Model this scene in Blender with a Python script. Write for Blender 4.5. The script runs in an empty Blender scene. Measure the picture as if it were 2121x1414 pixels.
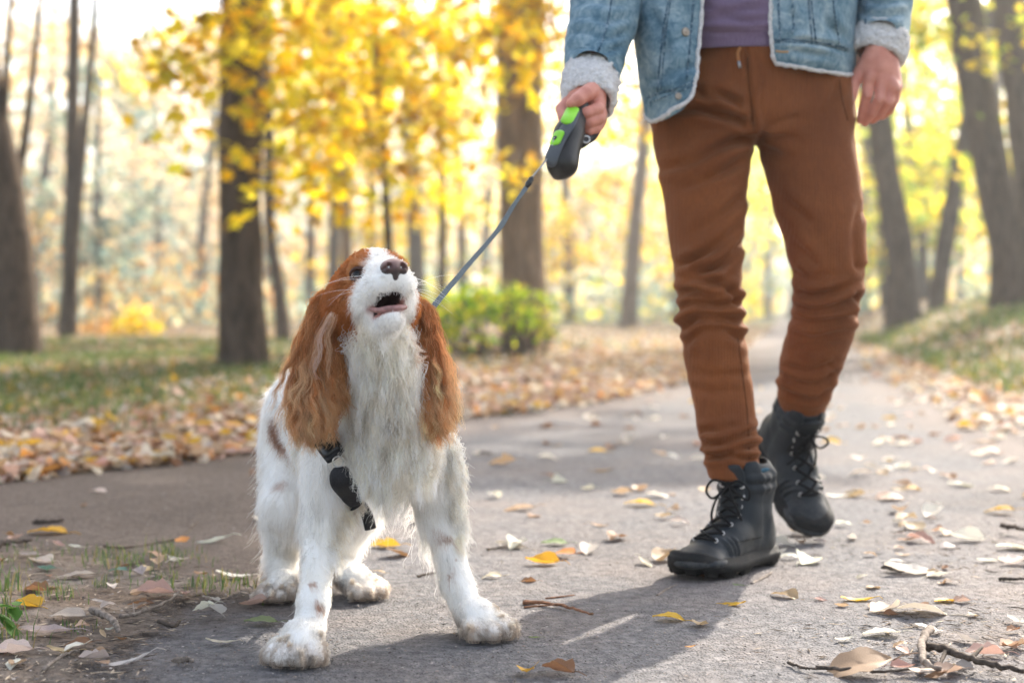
import bpy, math, random
import numpy as np
from mathutils import Vector, Matrix, noise, kdtree
import openvdb

R = math.radians
rng = np.random.default_rng(7)
random.seed(7)
scene = bpy.context.scene
COL = scene.collection

# ------------------------------------------------------------------ camera, light, exposure
CAM = np.array((0.0, 0.0, 0.49)); FPX = 2945.8; HOR = 640.0
PITCH = math.atan((707 - HOR) / FPX)
cam_data = bpy.data.cameras.new('camera'); cam = bpy.data.objects.new('camera', cam_data); COL.objects.link(cam)
cam.location = CAM; cam.rotation_euler = (R(90) - PITCH, 0, 0)
cam_data.lens = 50; cam_data.sensor_width = 36; cam_data.clip_start = 0.05; cam_data.clip_end = 3000
cam_data.dof.use_dof = True; cam_data.dof.focus_distance = 2.10; cam_data.dof.aperture_fstop = 2.8
cam_data.dof.aperture_blades = 7
scene.camera = cam

SUN_EL, SUN_AZ = 33.0, 30.0          # azimuth measured from straight behind the subjects towards the right
world = bpy.data.worlds.new('World'); scene.world = world; world.use_nodes = True
wn = world.node_tree.nodes; wl = world.node_tree.links
sky = wn.new('ShaderNodeTexSky'); sky.sky_type = 'NISHITA'; sky.sun_disc = False
sky.sun_elevation = R(SUN_EL); sky.sun_rotation = R(SUN_AZ); sky.air_density = 1.0; sky.dust_density = 4.0; sky.ozone_density = 0.4
hs = wn.new('ShaderNodeHueSaturation'); hs.inputs['Saturation'].default_value = 0.6
wl.new(sky.outputs[0], hs.inputs['Color']); wl.new(hs.outputs[0], wn['Background'].inputs[0]); wn['Background'].inputs[1].default_value = 0.15
sun_data = bpy.data.lights.new('sun', 'SUN'); sun_data.energy = 3.6; sun_data.angle = R(0.6); sun_data.color = (1.0, 0.91, 0.79)
sun = bpy.data.objects.new('sun', sun_data); COL.objects.link(sun)
SUND = np.array((math.sin(R(SUN_AZ)) * math.cos(R(SUN_EL)), math.cos(R(SUN_AZ)) * math.cos(R(SUN_EL)), math.sin(R(SUN_EL))))
sun.rotation_euler = Vector(SUND).to_track_quat('Z', 'Y').to_euler()
vs = scene.view_settings
vs.view_transform = 'Standard'; vs.look = 'None'; vs.gamma = 1.0; vs.use_curve_mapping = False; vs.exposure = 1.8
try:
    scene.cycles.use_denoising = True; scene.cycles.max_bounces = 12; scene.cycles.diffuse_bounces = 8; scene.cycles.transmission_bounces = 6
    scene.cycles.volume_bounces = 0; scene.cycles.transparent_max_bounces = 16; scene.cycles.sample_clamp_indirect = 6.0
    scene.cycles_curves.shape = 'RIBBONS'
except Exception:
    pass

def P(px, py, Y):
    """The point at depth Y that the photograph's pixel (px, py) shows."""
    a = (px - 1060.5) / FPX; b = -(py - 707.0) / FPX
    c, s = math.cos(PITCH), math.sin(PITCH)
    d = np.array((a, c + b * s, -s + b * c))
    return CAM + d * (Y / d[1])

def project(v):
    c, s = math.cos(PITCH), math.sin(PITCH)
    d = v - CAM
    fw = d[:, 1] * c - d[:, 2] * s; up = d[:, 1] * s + d[:, 2] * c
    return 1060.5 + d[:, 0] / fw * FPX, 707.0 - up / fw * FPX

# ------------------------------------------------------------------ object helpers
def tag(o, label=None, cat=None, group=None, kind=None):
    for k, v in (('label', label), ('category', cat), ('group', group), ('kind', kind)):
        if v: o[k] = v
    return o

def empty(name, loc=(0, 0, 0), label=None, cat=None, group=None):
    o = bpy.data.objects.new(name, None); COL.objects.link(o); o.location = loc; o.empty_display_size = 0.05
    return tag(o, label, cat, group)

def mesh(name, v, f, smooth=True):
    """v (n,3); f an (m,k) index array or a list of such arrays."""
    me = bpy.data.meshes.new(name)
    v = np.asarray(v, np.float32)
    fs = f if isinstance(f, list) else [f]
    fs = [np.asarray(a, np.int32) for a in fs if len(a)]
    me.vertices.add(len(v)); me.vertices.foreach_set('co', v.ravel())
    nl = sum(a.size for a in fs); npoly = sum(len(a) for a in fs)
    me.loops.add(nl); me.loops.foreach_set('vertex_index', np.concatenate([a.ravel() for a in fs]))
    me.polygons.add(npoly)
    tot = np.concatenate([np.full(len(a), a.shape[1], np.int32) for a in fs])
    start = np.concatenate([[0], np.cumsum(tot)[:-1]]).astype(np.int32)
    me.polygons.foreach_set('loop_start', start)
    me.polygons.foreach_set('use_smooth', np.full(npoly, smooth))
    me.update(calc_edges=True); me.validate()
    return me

def link(name, me, mat=None, parent=None, loc=None):
    o = bpy.data.objects.new(name, me); COL.objects.link(o)
    if mat is not None and not me.materials: me.materials.append(mat)
    if loc is not None: o.location = loc
    if parent is not None:
        o.parent = parent
        if loc is None:                                # geometry is given in world space
            o.matrix_parent_inverse = Matrix.Translation(-Vector(parent.location)) if parent.type == 'EMPTY' or True else Matrix()
    return o

def setcol(me, c, name='col'):
    a = me.attributes.new(name, 'FLOAT_COLOR', 'POINT')
    c = np.asarray(c, np.float32)
    if c.shape[1] == 3: c = np.concatenate([c, np.ones((len(c), 1), np.float32)], 1)
    a.data.foreach_set('color', c.ravel())

def apply_mods(o):
    dg = bpy.context.evaluated_depsgraph_get(); dg.update()
    me = bpy.data.meshes.new_from_object(o.evaluated_get(dg))
    old = o.data; o.modifiers.clear(); o.data = me
    return me

def smoothed(me, sub=1, it=0, fac=0.5):
    """Laplacian smoothing and Catmull-Clark subdivision of a mesh, as a new mesh."""
    o = bpy.data.objects.new('work', me); COL.objects.link(o)
    if it:
        m = o.modifiers.new('s', 'SMOOTH'); m.iterations = it; m.factor = fac
    if sub:
        m = o.modifiers.new('d', 'SUBSURF'); m.levels = sub; m.render_levels = sub
    r = apply_mods(o); bpy.data.objects.remove(o)
    r.polygons.foreach_set('use_smooth', np.ones(len(r.polygons), bool))
    return r

def verts_of(me):
    a = np.empty(len(me.vertices) * 3, np.float32); me.vertices.foreach_get('co', a); return a.reshape(-1, 3)

def normals_of(me):
    a = np.empty(len(me.vertices) * 3, np.float32); me.vertex_normals.foreach_get('vector', a); return a.reshape(-1, 3)

def setverts(me, v):
    me.vertices.foreach_set('co', np.asarray(v, np.float32).ravel()); me.update()

def nrm(a):
    a = np.asarray(a, float); return a / (np.linalg.norm(a, axis=-1, keepdims=True) + 1e-12)

# vectorised value noise, 3-D
_perm = np.random.default_rng(3).random(4096).astype(np.float32)
def vnoise(p, scale=1.0, seed=0):
    q = np.asarray(p, np.float64) * scale + seed * 17.31
    i = np.floor(q).astype(np.int64); f = q - i; f = f * f * (3 - 2 * f)
    def h(dx, dy, dz):
        return _perm[((i[:, 0] + dx) * 73856093 ^ (i[:, 1] + dy) * 19349663 ^ (i[:, 2] + dz) * 83492791) & 4095]
    x, y, z = f[:, 0], f[:, 1], f[:, 2]
    c00 = h(0,0,0)*(1-x)+h(1,0,0)*x; c10 = h(0,1,0)*(1-x)+h(1,1,0)*x
    c01 = h(0,0,1)*(1-x)+h(1,0,1)*x; c11 = h(0,1,1)*(1-x)+h(1,1,1)*x
    return ((c00*(1-y)+c10*y)*(1-z)+(c01*(1-y)+c11*y)*z)*2-1

def smooth(a, b, x):
    t = np.clip((x - a) / (b - a), 0, 1); return t * t * (3 - 2 * t)

def spline(pts, n):
    """Catmull-Rom through pts (k,d) -> (n,d)."""
    p = np.asarray(pts, float); k = len(p)
    if k == 2:
        t = np.linspace(0, 1, n)[:, None]; return p[0] * (1 - t) + p[1] * t
    q = np.vstack([2 * p[0] - p[1], p, 2 * p[-1] - p[-2]])
    u = np.linspace(0, k - 1, n); i = np.minimum(u.astype(int), k - 2); t = (u - i)[:, None]
    a, b, c, d = q[i], q[i + 1], q[i + 2], q[i + 3]
    return 0.5 * (2 * b + (c - a) * t + (2 * a - 5 * b + 4 * c - d) * t ** 2 + (3 * b - a - 3 * c + d) * t ** 3)

def tube_arrays(path, rad, seg=8, cap=True, flat=1.0, up=None):
    """A swept tube; rad scalar or per point; flat squashes the second axis."""
    p = np.asarray(path, float); n = len(p); rad = np.broadcast_to(np.asarray(rad, float), (n,))
    t = nrm(np.gradient(p, axis=0))
    u0 = np.array((0, 0, 1.0)) if up is None else np.asarray(up, float)
    if abs(t[0] @ nrm(u0)) > 0.95: u0 = np.array((1.0, 0, 0))
    a = np.empty((n, 3)); u = u0
    for i in range(n):
        u = u - t[i] * (u @ t[i]); u = u / (np.linalg.norm(u) + 1e-9); a[i] = u
    b = np.cross(t, a)
    th = np.linspace(0, 2 * math.pi, seg, endpoint=False)
    v = p[:, None] + rad[:, None, None] * (np.cos(th)[None, :, None] * a[:, None] + flat * np.sin(th)[None, :, None] * b[:, None])
    v = v.reshape(-1, 3)
    i = np.arange(n - 1)[:, None] * seg; j = np.arange(seg)[None]
    f = np.stack([i + j, i + (j + 1) % seg, i + seg + (j + 1) % seg, i + seg + j], -1).reshape(-1, 4)
    tri = np.zeros((0, 3), int)
    if cap:
        v = np.vstack([v, p[0], p[-1]]); c0 = n * seg; jj = np.arange(seg)
        tri = np.vstack([np.stack([np.full(seg, c0), (jj + 1) % seg, jj], -1),
                         np.stack([np.full(seg, c0 + 1), (n - 1) * seg + jj, (n - 1) * seg + (jj + 1) % seg], -1)])
    return v, f, tri

def tube(name, path, rad, mat, parent=None, seg=8, flat=1.0, up=None):
    v, f, t = tube_arrays(path, rad, seg, True, flat, up)
    return link(name, mesh(name, v, [f, t]), mat, parent)

def join(arrs):
    """Join (v, quads, tris) triples."""
    V, Q, T, n = [], [], [], 0
    for v, q, t in arrs:
        V.append(v); n0 = n; n += len(v)
        if len(q): Q.append(np.asarray(q) + n0)
        if len(t): T.append(np.asarray(t) + n0)
    return np.vstack(V), [np.vstack(Q) if Q else np.zeros((0, 4), int), np.vstack(T) if T else np.zeros((0, 3), int)]

def grid_faces(nu, nv, wrap=False):
    i = np.arange(nu - 1)[:, None] * nv
    j = np.arange(nv if wrap else nv - 1)[None]
    j2 = (j + 1) % nv
    return np.stack([i + j, i + j2, i + nv + j2, i + nv + j], -1).reshape(-1, 4)

# ------------------------------------------------------------------ signed-distance modelling
class Field:
    def __init__(s, lo, hi, h):
        s.lo = np.asarray(lo, float); s.h = h
        s.n = np.ceil((np.asarray(hi, float) - s.lo) / h).astype(int) + 1
        s.d = np.full(s.n, 0.25, np.float32)
    def box(s, lo, hi):
        a = np.clip(np.floor((np.asarray(lo) - s.lo) / s.h).astype(int), 0, s.n - 1)
        b = np.clip(np.ceil((np.asarray(hi) - s.lo) / s.h).astype(int) + 1, 1, s.n)
        sl = tuple(slice(x, y) for x, y in zip(a, b))
        ax = [(s.lo[k] + s.h * np.arange(a[k], b[k])).astype(np.float32) for k in range(3)]
        return sl, ax[0][:, None, None], ax[1][None, :, None], ax[2][None, None, :]
    def mix(s, sl, d, k, sub=False):
        f = s.d[sl]
        if sub:
            d = -d
            h = np.clip(0.5 - 0.5 * (f - d) / max(k, 1e-6), 0, 1)
            s.d[sl] = f * (1 - h) + d * h + k * h * (1 - h)
        else:
            h = np.clip(0.5 + 0.5 * (f - d) / max(k, 1e-6), 0, 1)
            s.d[sl] = f * (1 - h) + d * h - k * h * (1 - h)
    def cone(s, a, ra, b, rb, k=0.01, sub=False):
        a = np.asarray(a, float); b = np.asarray(b, float); m = max(ra, rb) + 0.03 + k
        sl, x, y, z = s.box(np.minimum(a, b) - m, np.maximum(a, b) + m)
        ab = b - a; L = ab @ ab + 1e-12
        t = np.clip(((x - a[0]) * ab[0] + (y - a[1]) * ab[1] + (z - a[2]) * ab[2]) / L, 0, 1)
        d = np.sqrt((x - a[0] - t * ab[0]) ** 2 + (y - a[1] - t * ab[1]) ** 2 + (z - a[2] - t * ab[2]) ** 2) - (ra + t * (rb - ra))
        s.mix(sl, d, k, sub)
    def ell(s, c, axes, r, k=0.01, sub=False):
        """ellipsoid: axes = 3 unit vectors (rows), r = 3 radii"""
        c = np.asarray(c, float); A = np.asarray(axes, float); r = np.asarray(r, float); m = r.max() + 0.03 + k
        sl, x, y, z = s.box(c - m, c + m)
        q = [((x - c[0]) * A[i, 0] + (y - c[1]) * A[i, 1] + (z - c[2]) * A[i, 2]) / r[i] for i in range(3)]
        l = np.sqrt(q[0] ** 2 + q[1] ** 2 + q[2] ** 2)
        g = np.sqrt((q[0] / r[0]) ** 2 + (q[1] / r[1]) ** 2 + (q[2] / r[2]) ** 2) + 1e-6
        s.mix(sl, l * (l - 1) / g, k, sub)
    def chain(s, pts, rad, k=0.01):
        for i in range(len(pts) - 1): s.cone(pts[i], rad[i], pts[i + 1], rad[i + 1], k)
    def polys(s):
        d = s.d.copy()
        for ax in range(3):                           # closed at the borders
            sl = [slice(None)] * 3
            for e in (0, -1):
                sl[ax] = e; d[tuple(sl)] = np.maximum(d[tuple(sl)], 0.5 * s.h)
        g = openvdb.FloatGrid(0.25); g.copyFromArray(d)
        v, q = g.convertToQuads(0.0)
        return np.asarray(v, float) * s.h + s.lo, np.asarray(q, np.int64)
    def mesh(s, name):
        v, q = s.polys(); return mesh(name, v, q)

I3 = np.eye(3)

# ------------------------------------------------------------------ material helpers
class NT:
    def __init__(s, name, rough=0.8, spec=0.3):
        s.m = bpy.data.materials.new(name); s.m.use_nodes = True
        s.n = s.m.node_tree.nodes; s.l = s.m.node_tree.links
        s.b = s.n['Principled BSDF']; s.out = s.n['Material Output']
        s.b.inputs['Roughness'].default_value = rough; s.b.inputs['Specular IOR Level'].default_value = spec
    def new(s, t, **kw):
        o = s.n.new(t)
        for k, v in kw.items(): setattr(o, k, v)
        return o
    def set(s, sock, v):
        if isinstance(v, bpy.types.NodeSocket): s.l.new(v, sock)
        else: sock.default_value = v
    def coord(s, kind='Object', scale=(1, 1, 1), rot=(0, 0, 0)):
        c = s.new('ShaderNodeTexCoord'); m = s.new('ShaderNodeMapping')
        s.l.new(c.outputs[kind], m.inputs[0]); m.inputs['Scale'].default_value = scale; m.inputs['Rotation'].default_value = rot
        return m.outputs[0]
    def noise(s, scale, detail=3, rough=0.55, vec=None, dist=0.0, col=False):
        o = s.new('ShaderNodeTexNoise'); o.inputs['Scale'].default_value = scale; o.inputs['Detail'].default_value = detail
        o.inputs['Roughness'].default_value = rough; o.inputs['Distortion'].default_value = dist
        if vec is not None: s.l.new(vec, o.inputs['Vector'])
        return o.outputs['Color' if col else 'Fac']
    def voro(s, scale, vec=None, feature='F1', out='Distance', rand=1.0):
        o = s.new('ShaderNodeTexVoronoi', feature=feature); o.inputs['Scale'].default_value = scale; o.inputs['Randomness'].default_value = rand
        if vec is not None: s.l.new(vec, o.inputs['Vector'])
        return o.outputs[out]
    def ramp(s, fac, stops, interp='LINEAR'):
        o = s.new('ShaderNodeValToRGB'); o.color_ramp.interpolation = interp
        e = o.color_ramp.elements
        while len(e) > len(stops): e.remove(e[-1])
        while len(e) < len(stops): e.new(0.5)
        for x, (p, c) in zip(e, stops):
            x.position = p; x.color = (*c, 1) if not isinstance(c, (int, float)) else (c, c, c, 1)
        s.l.new(fac, o.inputs[0]); return o.outputs[0]
    def mix(s, fac, a, b, mode='MIX'):
        o = s.new('ShaderNodeMix', data_type='RGBA', blend_type=mode)
        s.set(o.inputs[0], fac)
        for k, v in ((6, a), (7, b)):
            s.set(o.inputs[k], (*v, 1) if isinstance(v, tuple) and len(v) == 3 else v)
        return o.outputs[2]
    def math(s, op, a, b=0.0, clamp=False):
        o = s.new('ShaderNodeMath', operation=op, use_clamp=clamp); s.set(o.inputs[0], a); s.set(o.inputs[1], b); return o.outputs[0]
    def attr(s, name, out='Color'):
        o = s.new('ShaderNodeAttribute'); o.attribute_name = name; return o.outputs[out]
    def base(s, v): s.set(s.b.inputs['Base Color'], (*v, 1) if isinstance(v, tuple) and len(v) == 3 else v)
    def bump(s, h, strength=0.5, dist=0.01, prev=None):
        o = s.new('ShaderNodeBump'); o.inputs['Strength'].default_value = strength; o.inputs['Distance'].default_value = dist
        s.l.new(h, o.inputs['Height'])
        if prev is not None: s.l.new(prev, o.inputs['Normal'])
        s.l.new(o.outputs[0], s.b.inputs['Normal']); return o.outputs[0]

def flat_mat(name, c, rough=0.7, spec=0.3, metal=0.0, var=0.12, scale=60, bump=0.0):
    t = NT(name, rough, spec); t.b.inputs['Metallic'].default_value = metal
    n = t.noise(scale, 3, vec=t.coord())
    lo = tuple(x * (1 - var) for x in c); hi = tuple(min(1, x * (1 + var)) for x in c)
    t.base(t.ramp(n, [(0.3, lo), (0.7, hi)]))
    if bump: t.bump(n, 0.5, bump)
    return t.m

def leaf_mat(name, source='col', trans=0.5, vein=True):
    """Thin leaf: reflects and lets light through; colour from the leaf's own attribute or object colour."""
    t = NT(name, 0.6, 0.25)
    if source == 'object': c = t.new('ShaderNodeObjectInfo').outputs['Color']
    else: c = t.attr(source)
    if vein:
        n = t.noise(55, 4, vec=t.coord())
        c = t.mix(0.55, c, t.ramp(n, [(0.3, 0.55), (0.62, 1.0)]), 'MULTIPLY')
    t.base(c)
    tr = t.new('ShaderNodeBsdfTranslucent'); t.l.new(c, tr.inputs[0])
    mx = t.new('ShaderNodeMixShader'); mx.inputs[0].default_value = trans
    t.l.new(t.b.outputs[0], mx.inputs[1]); t.l.new(tr.outputs[0], mx.inputs[2]); t.l.new(mx.outputs[0], t.out.inputs[0])
    return t.m
# ------------------------------------------------------------------ ground, path, banks
TAN = math.tan(R(SUN_EL)); SH = np.array((math.sin(R(SUN_AZ)), math.cos(R(SUN_AZ))))
def landing(p): return p[:, :2] - p[:, 2:3] / TAN * SH
def sunlit(xy):
    x, y = xy[:, 0], xy[:, 1]
    w = 0.12 * vnoise(np.c_[xy, np.zeros(len(xy))], 2.2, 4)
    a = (x > -0.42 - 0.10 * (y - 2) + w) & (y > 0.2) & (y < 3.9 + w) & (x < 3.6)
    b = (x > 0.95 + w) & (y >= 3.8) & (y < 6.1 + 0.35 * x + w) & (x < 3.6)
    c = (y > 19) & (y < 27) & (x < -1.5)
    return a | b | c

_XL = np.array([(-5, 0.0), (-5, 2.3), (-4, 2.75), (-2.5, 3.4), (-1.44, 4.0), (-0.85, 4.8), (-0.34, 6.1), (0.49, 7.6), (1.17, 9.6), (3.0, 18), (5.2, 28.9), (14, 75), (40, 200)])
_XR = np.array([(1.75, 0.0), (1.85, 3.0), (2.05, 5.55), (2.74, 9.6), (5.0, 22), (6.8, 32), (16.5, 75), (46, 200)])
def x_left(y): return np.interp(y, _XL[:, 1], _XL[:, 0])
def x_right(y): return np.interp(y, _XR[:, 1], _XR[:, 0])
def ground_h(x, y):
    s = x - x_right(y)
    h = 0.54 * smooth(0.0, 2.6, s) * smooth(6, 17, y) + 0.10 * smooth(0, 1.2, s) * smooth(2.5, 6, y)
    sl = x_left(y) - x
    h = h + 0.035 * smooth(0.0, 0.8, sl)
    n = vnoise(np.c_[np.ravel(x), np.ravel(y), np.zeros(np.size(x))], 0.6, 2).reshape(np.shape(x))
    return h + 0.03 * n * smooth(0.1, 2.0, np.maximum(s, sl))

xs = np.unique(np.concatenate([np.linspace(-6, 9, 120), -6 - np.geomspace(0.2, 500, 30), 9 + np.geomspace(0.2, 500, 30)]))
ys = np.unique(np.concatenate([np.linspace(0, 30, 150), 30 + np.geomspace(0.3, 900, 40), -np.geomspace(0.3, 120, 16)]))
gx, gy = np.meshgrid(xs, ys, indexing='ij')
inpath = (gx > x_left(gy) + 0.1) & (gx < x_right(gy) - 0.1)
gz = ground_h(gx, gy) - 0.02 * inpath
t = NT('soil', 0.95, 0.1)
v = t.coord()
n1 = t.noise(0.35, 5, vec=v); n2 = t.noise(14, 6, 0.65, vec=v); n3 = t.noise(90, 4, vec=v)
soil = t.ramp(n2, [(0.3, (0.075, 0.052, 0.036)), (0.7, (0.17, 0.125, 0.09))])
moss = t.ramp(n2, [(0.3, (0.035, 0.055, 0.018)), (0.7, (0.10, 0.115, 0.03))])
c = t.mix(t.ramp(n1, [(0.42, 0.0), (0.58, 1.0)]), soil, moss)
t.base(c); t.bump(t.math('ADD', n2, t.math('MULTIPLY', n3, 0.4)), 0.8, 0.03)
SOIL = t.m
ground = tag(link('ground', mesh('ground', np.c_[gx.ravel(), gy.ravel(), gz.ravel()], grid_faces(len(xs), len(ys))[:, ::-1]), SOIL), kind='structure')

# asphalt path, worn and dusty, with mud at its edges
t = NT('asphalt', 0.92, 0.15)
v = t.coord()
n1 = t.noise(1.1, 6, 0.6, vec=v); n2 = t.noise(55, 5, 0.7, vec=v); n3 = t.noise(7, 5, 0.6, vec=v, dist=0.4)
vo = t.voro(170, v); vc = t.voro(170, v, out='Color')
st = t.coord('Object', (260, 60, 100), (0, 0, 0.5)); sp = t.noise(1.0, 4, 0.7, vec=st)
asph = t.ramp(n2, [(0.28, (0.060, 0.060, 0.065)), (0.5, (0.130, 0.127, 0.132)), (0.75, (0.235, 0.225, 0.226))])
asph = t.mix(t.ramp(vo, [(0.15, 0.4), (0.4, 0.0)]), asph, t.ramp(vc, [(0.2, (0.08, 0.078, 0.08)), (0.6, (0.24, 0.23, 0.225)), (0.95, (0.42, 0.40, 0.385))]))
dust = t.ramp(n2, [(0.25, (0.100, 0.085, 0.078)), (0.7, (0.235, 0.20, 0.184))])
edge = t.attr('edge', 'Fac')
m = t.math('ADD', t.math('MULTIPLY', t.math('SUBTRACT', n1, 0.42), 3.2), t.math('ADD', edge, t.math('MULTIPLY', t.math('SUBTRACT', n3, 0.5), 1.2)), True)
c = t.mix(m, asph, dust)
wet = t.ramp(n2, [(0.25, (0.058, 0.046, 0.039)), (0.7, (0.145, 0.115, 0.098))])
c = t.mix(t.math('ADD', t.math('MULTIPLY', t.math('SUBTRACT', n3, 0.5), 2.2), t.math('SUBTRACT', t.math('MULTIPLY', t.attr('soil', 'Fac'), 1.7), 0.35), True), c, wet)
c = t.mix(t.ramp(t.noise(0.9, 4, 0.6, vec=v, dist=0.8), [(0.5, 0.0), (0.7, 0.45)]), c, t.mix(0.5, c, (0.0, 0.0, 0.0)))
c = t.mix(t.ramp(sp, [(0.60, 0.0), (0.70, 0.75)]), c, (0.055, 0.045, 0.038))
t.base(c)
h = t.math('ADD', t.math('MULTIPLY', n2, 1.0), t.math('MULTIPLY', t.ramp(vo, [(0.0, 1.0), (0.45, 0.0)]), 0.8))
h = t.math('ADD', h, t.math('MULTIPLY', t.noise(9, 4, vec=v), 2.0))
t.bump(h, 0.9, 0.006)
ASPH = t.m
yy = np.unique(np.concatenate([np.linspace(0.0, 12, 500), np.geomspace(12, 200, 90)]))
uu = np.linspace(0, 1, 90)
wob = lambda y, s: 0.07 * vnoise(np.c_[y * 0 + s, y, y * 0], 3.0, s) + 0.03 * vnoise(np.c_[y * 0 + s, y, y * 0], 14.0, s)
xl = x_left(yy) + 1.8 * wob(yy, 1); xr = x_right(yy) + wob(yy, 2)
px_ = xl[:, None] * (1 - uu) + xr[:, None] * uu; py_ = np.repeat(yy[:, None], len(uu), 1)
pn = np.c_[px_.ravel(), py_.ravel(), np.zeros(px_.size)]
ed = np.minimum(px_ - xl[:, None], xr[:, None] - px_)
pz = 0.004 - 0.004 * (1 - smooth(0, 0.1, ed)).ravel() * 0 + 0.004 * vnoise(pn, 2.5, 6) * smooth(0, .3, ed).ravel() + ground_h(px_, py_).ravel() * 0
me = mesh('path', np.c_[pn[:, :2], pz], grid_faces(len(yy), len(uu))[:, ::-1])
a = me.attributes.new('edge', 'FLOAT', 'POINT')
mud = 1.5 * smooth(0.5, 1.3, px_) * (1 - smooth(2.1, 2.9, py_ + 0.3 * (px_ - 1))) + 1.4 * (1 - smooth(0.02, 0.60, ed)) + 1.0 * smooth(-0.3, -0.9, px_) * (1 - smooth(3.2, 3.9, py_))
a.data.foreach_set('value', mud.ravel().astype(np.float32))
a = me.attributes.new('soil', 'FLOAT', 'POINT')
soilw = np.maximum(smooth(-.15, -.55, px_ + .10 * (py_ - 2.5)) * smooth(2.0, 2.5, py_) * smooth(5.5, 4.2, py_), .8 * smooth(.45, .0, ed) * smooth(12, 5, py_) * (px_ < x_left(py_) + 1.2))
soilw = np.maximum(soilw, .62 * smooth(.55, 1.1, px_) * smooth(2.6, 2.0, py_))
a.data.foreach_set('value', soilw.ravel().astype(np.float32))
path = tag(link('path', me, ASPH), kind='structure')

# the patch of bare earth at the near left
yb = np.linspace(0.4, 3.15, 280)
def patch_x(y):
    return np.interp(y, [0.4, 1.3, 1.75, 2.05, 2.4, 2.7, 2.95, 3.1, 3.15], [-0.55, -0.5, -0.47, -0.50, -0.42, -0.62, -1.0, -1.6, -2.2])
xb = patch_x(yb) + 0.045 * vnoise(np.c_[yb * 0, yb, yb * 0], 7, 9) + 0.02 * vnoise(np.c_[yb * 0, yb, yb * 0], 26, 10)
us = np.linspace(0, 1, 160) ** 1.0
X = -3.2 * (1 - us[None]) + xb[:, None] * us[None]; Y = np.repeat(yb[:, None], len(us), 1)
q = np.c_[X.ravel(), Y.ravel(), np.zeros(X.size)]
dd = np.minimum(xb[:, None] - X, 3.15 - Y).ravel()
Z = 0.0085 + smooth(0, 0.35, dd) * (0.006 + 0.008 * vnoise(q, 9, 3) + 0.005 * vnoise(q, 30, 5) + 0.003 * vnoise(q, 80, 8))
t = NT('bare earth', 0.95, 0.1)
v = t.coord(); n2 = t.noise(40, 6, 0.7, vec=v); n1 = t.noise(3.5, 4, vec=v); n3 = t.noise(170, 3, vec=v)
c = t.mix(t.ramp(n1, [(0.4, 0.0), (0.6, 1.0)]), t.ramp(n2, [(0.3, (0.06, 0.045, 0.034)), (0.72, (0.19, 0.145, 0.115))]), t.ramp(n2, [(0.3, (0.085, 0.07, 0.06)), (0.7, (0.22, 0.19, 0.165))]))
t.base(t.mix(t.ramp(n3, [(0.62, 0.0), (0.75, 0.7)]), c, (0.33, 0.28, 0.23))); t.bump(t.math('ADD', n2, t.math('MULTIPLY', n3, 0.5)), 0.9, 0.008)
ed = t.attr('edge', 'Fac'); brk = t.math('ADD', t.math('MULTIPLY', ed, 5.0), t.math('MULTIPLY', t.math('SUBTRACT', t.noise(26, 6, 0.7, vec=t.coord()), 0.62), 4.5), True)
tp = t.new('ShaderNodeBsdfTransparent'); mx = t.new('ShaderNodeMixShader'); t.l.new(brk, mx.inputs[0]); t.l.new(tp.outputs[0], mx.inputs[1]); t.l.new(t.b.outputs[0], mx.inputs[2]); t.l.new(mx.outputs[0], t.out.inputs[0])
EARTH = t.m
me = mesh('earth_patch', np.c_[q[:, :2], Z], grid_faces(len(yb), len(us))[:, ::-1])
a = me.attributes.new('edge', 'FLOAT', 'POINT'); a.data.foreach_set('value', np.clip(dd / .35, 0, 1).astype(np.float32))
tag(link('earth_patch', me, EARTH), kind='structure')
def surf_h(x, y):
    x = np.atleast_1d(np.asarray(x, float)); y = np.atleast_1d(np.asarray(y, float))
    on = (x > x_left(y)) & (x < x_right(y))
    z = np.where(on, 0.005, ground_h(x, y))
    pt = (x < patch_x(np.clip(y, .4, 3.15))) & (y < 3.15)
    return np.where(pt, 0.016, z)

# ------------------------------------------------------------------ leaves for crowns and ground
MAPLE = np.array([(0, -.5), (.16, -.3), (.46, -.26), (.32, -.02), (.5, .22), (.2, .2), (0, .58), (-.2, .2), (-.5, .22), (-.32, -.02), (-.46, -.26), (-.16, -.3)])
OVAL = np.array([(0, -.5), (.2, -.32), (.3, 0), (.17, .3), (0, .55), (-.17, .3), (-.3, 0), (-.2, -.32)])
RHOMB = np.array([(0, -.5), (.36, .02), (0, .5), (-.36, .02)])
def leaf_cloud(name, c, size, nor, col, mat, shape, parent=None, droop=0.3, rs=None):
    rs = rs or rng
    n = len(c); k = len(shape)
    nor = nrm(nor); r = rs.normal(size=(n, 3)); u = nrm(np.cross(nor, r)); w = np.cross(nor, u)
    sh = shape[None] * np.asarray(size)[:, None, None]
    r2 = (shape ** 2).sum(1)[None, :, None] * np.asarray(size)[:, None, None] * droop
    p = c[:, None] + u[:, None] * sh[..., :1] + w[:, None] * sh[..., 1:] - nor[:, None] * r2
    if k == 4:
        me = mesh(name, p.reshape(-1, 3), np.arange(n * 4).reshape(-1, 4), smooth=False)
        cc = np.repeat(col, 4, 0)
    else:
        v = np.concatenate([p, c[:, None]], 1).reshape(-1, 3)
        j = np.arange(k)
        f = (np.arange(n) * (k + 1))[:, None, None] + np.stack([j, (j + 1) % k, np.full(k, k)], -1)[None]
        me = mesh(name, v, f.reshape(-1, 3), smooth=False); cc = np.repeat(col, k + 1, 0)
    setcol(me, cc)
    return link(name, me, mat, parent)

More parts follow.
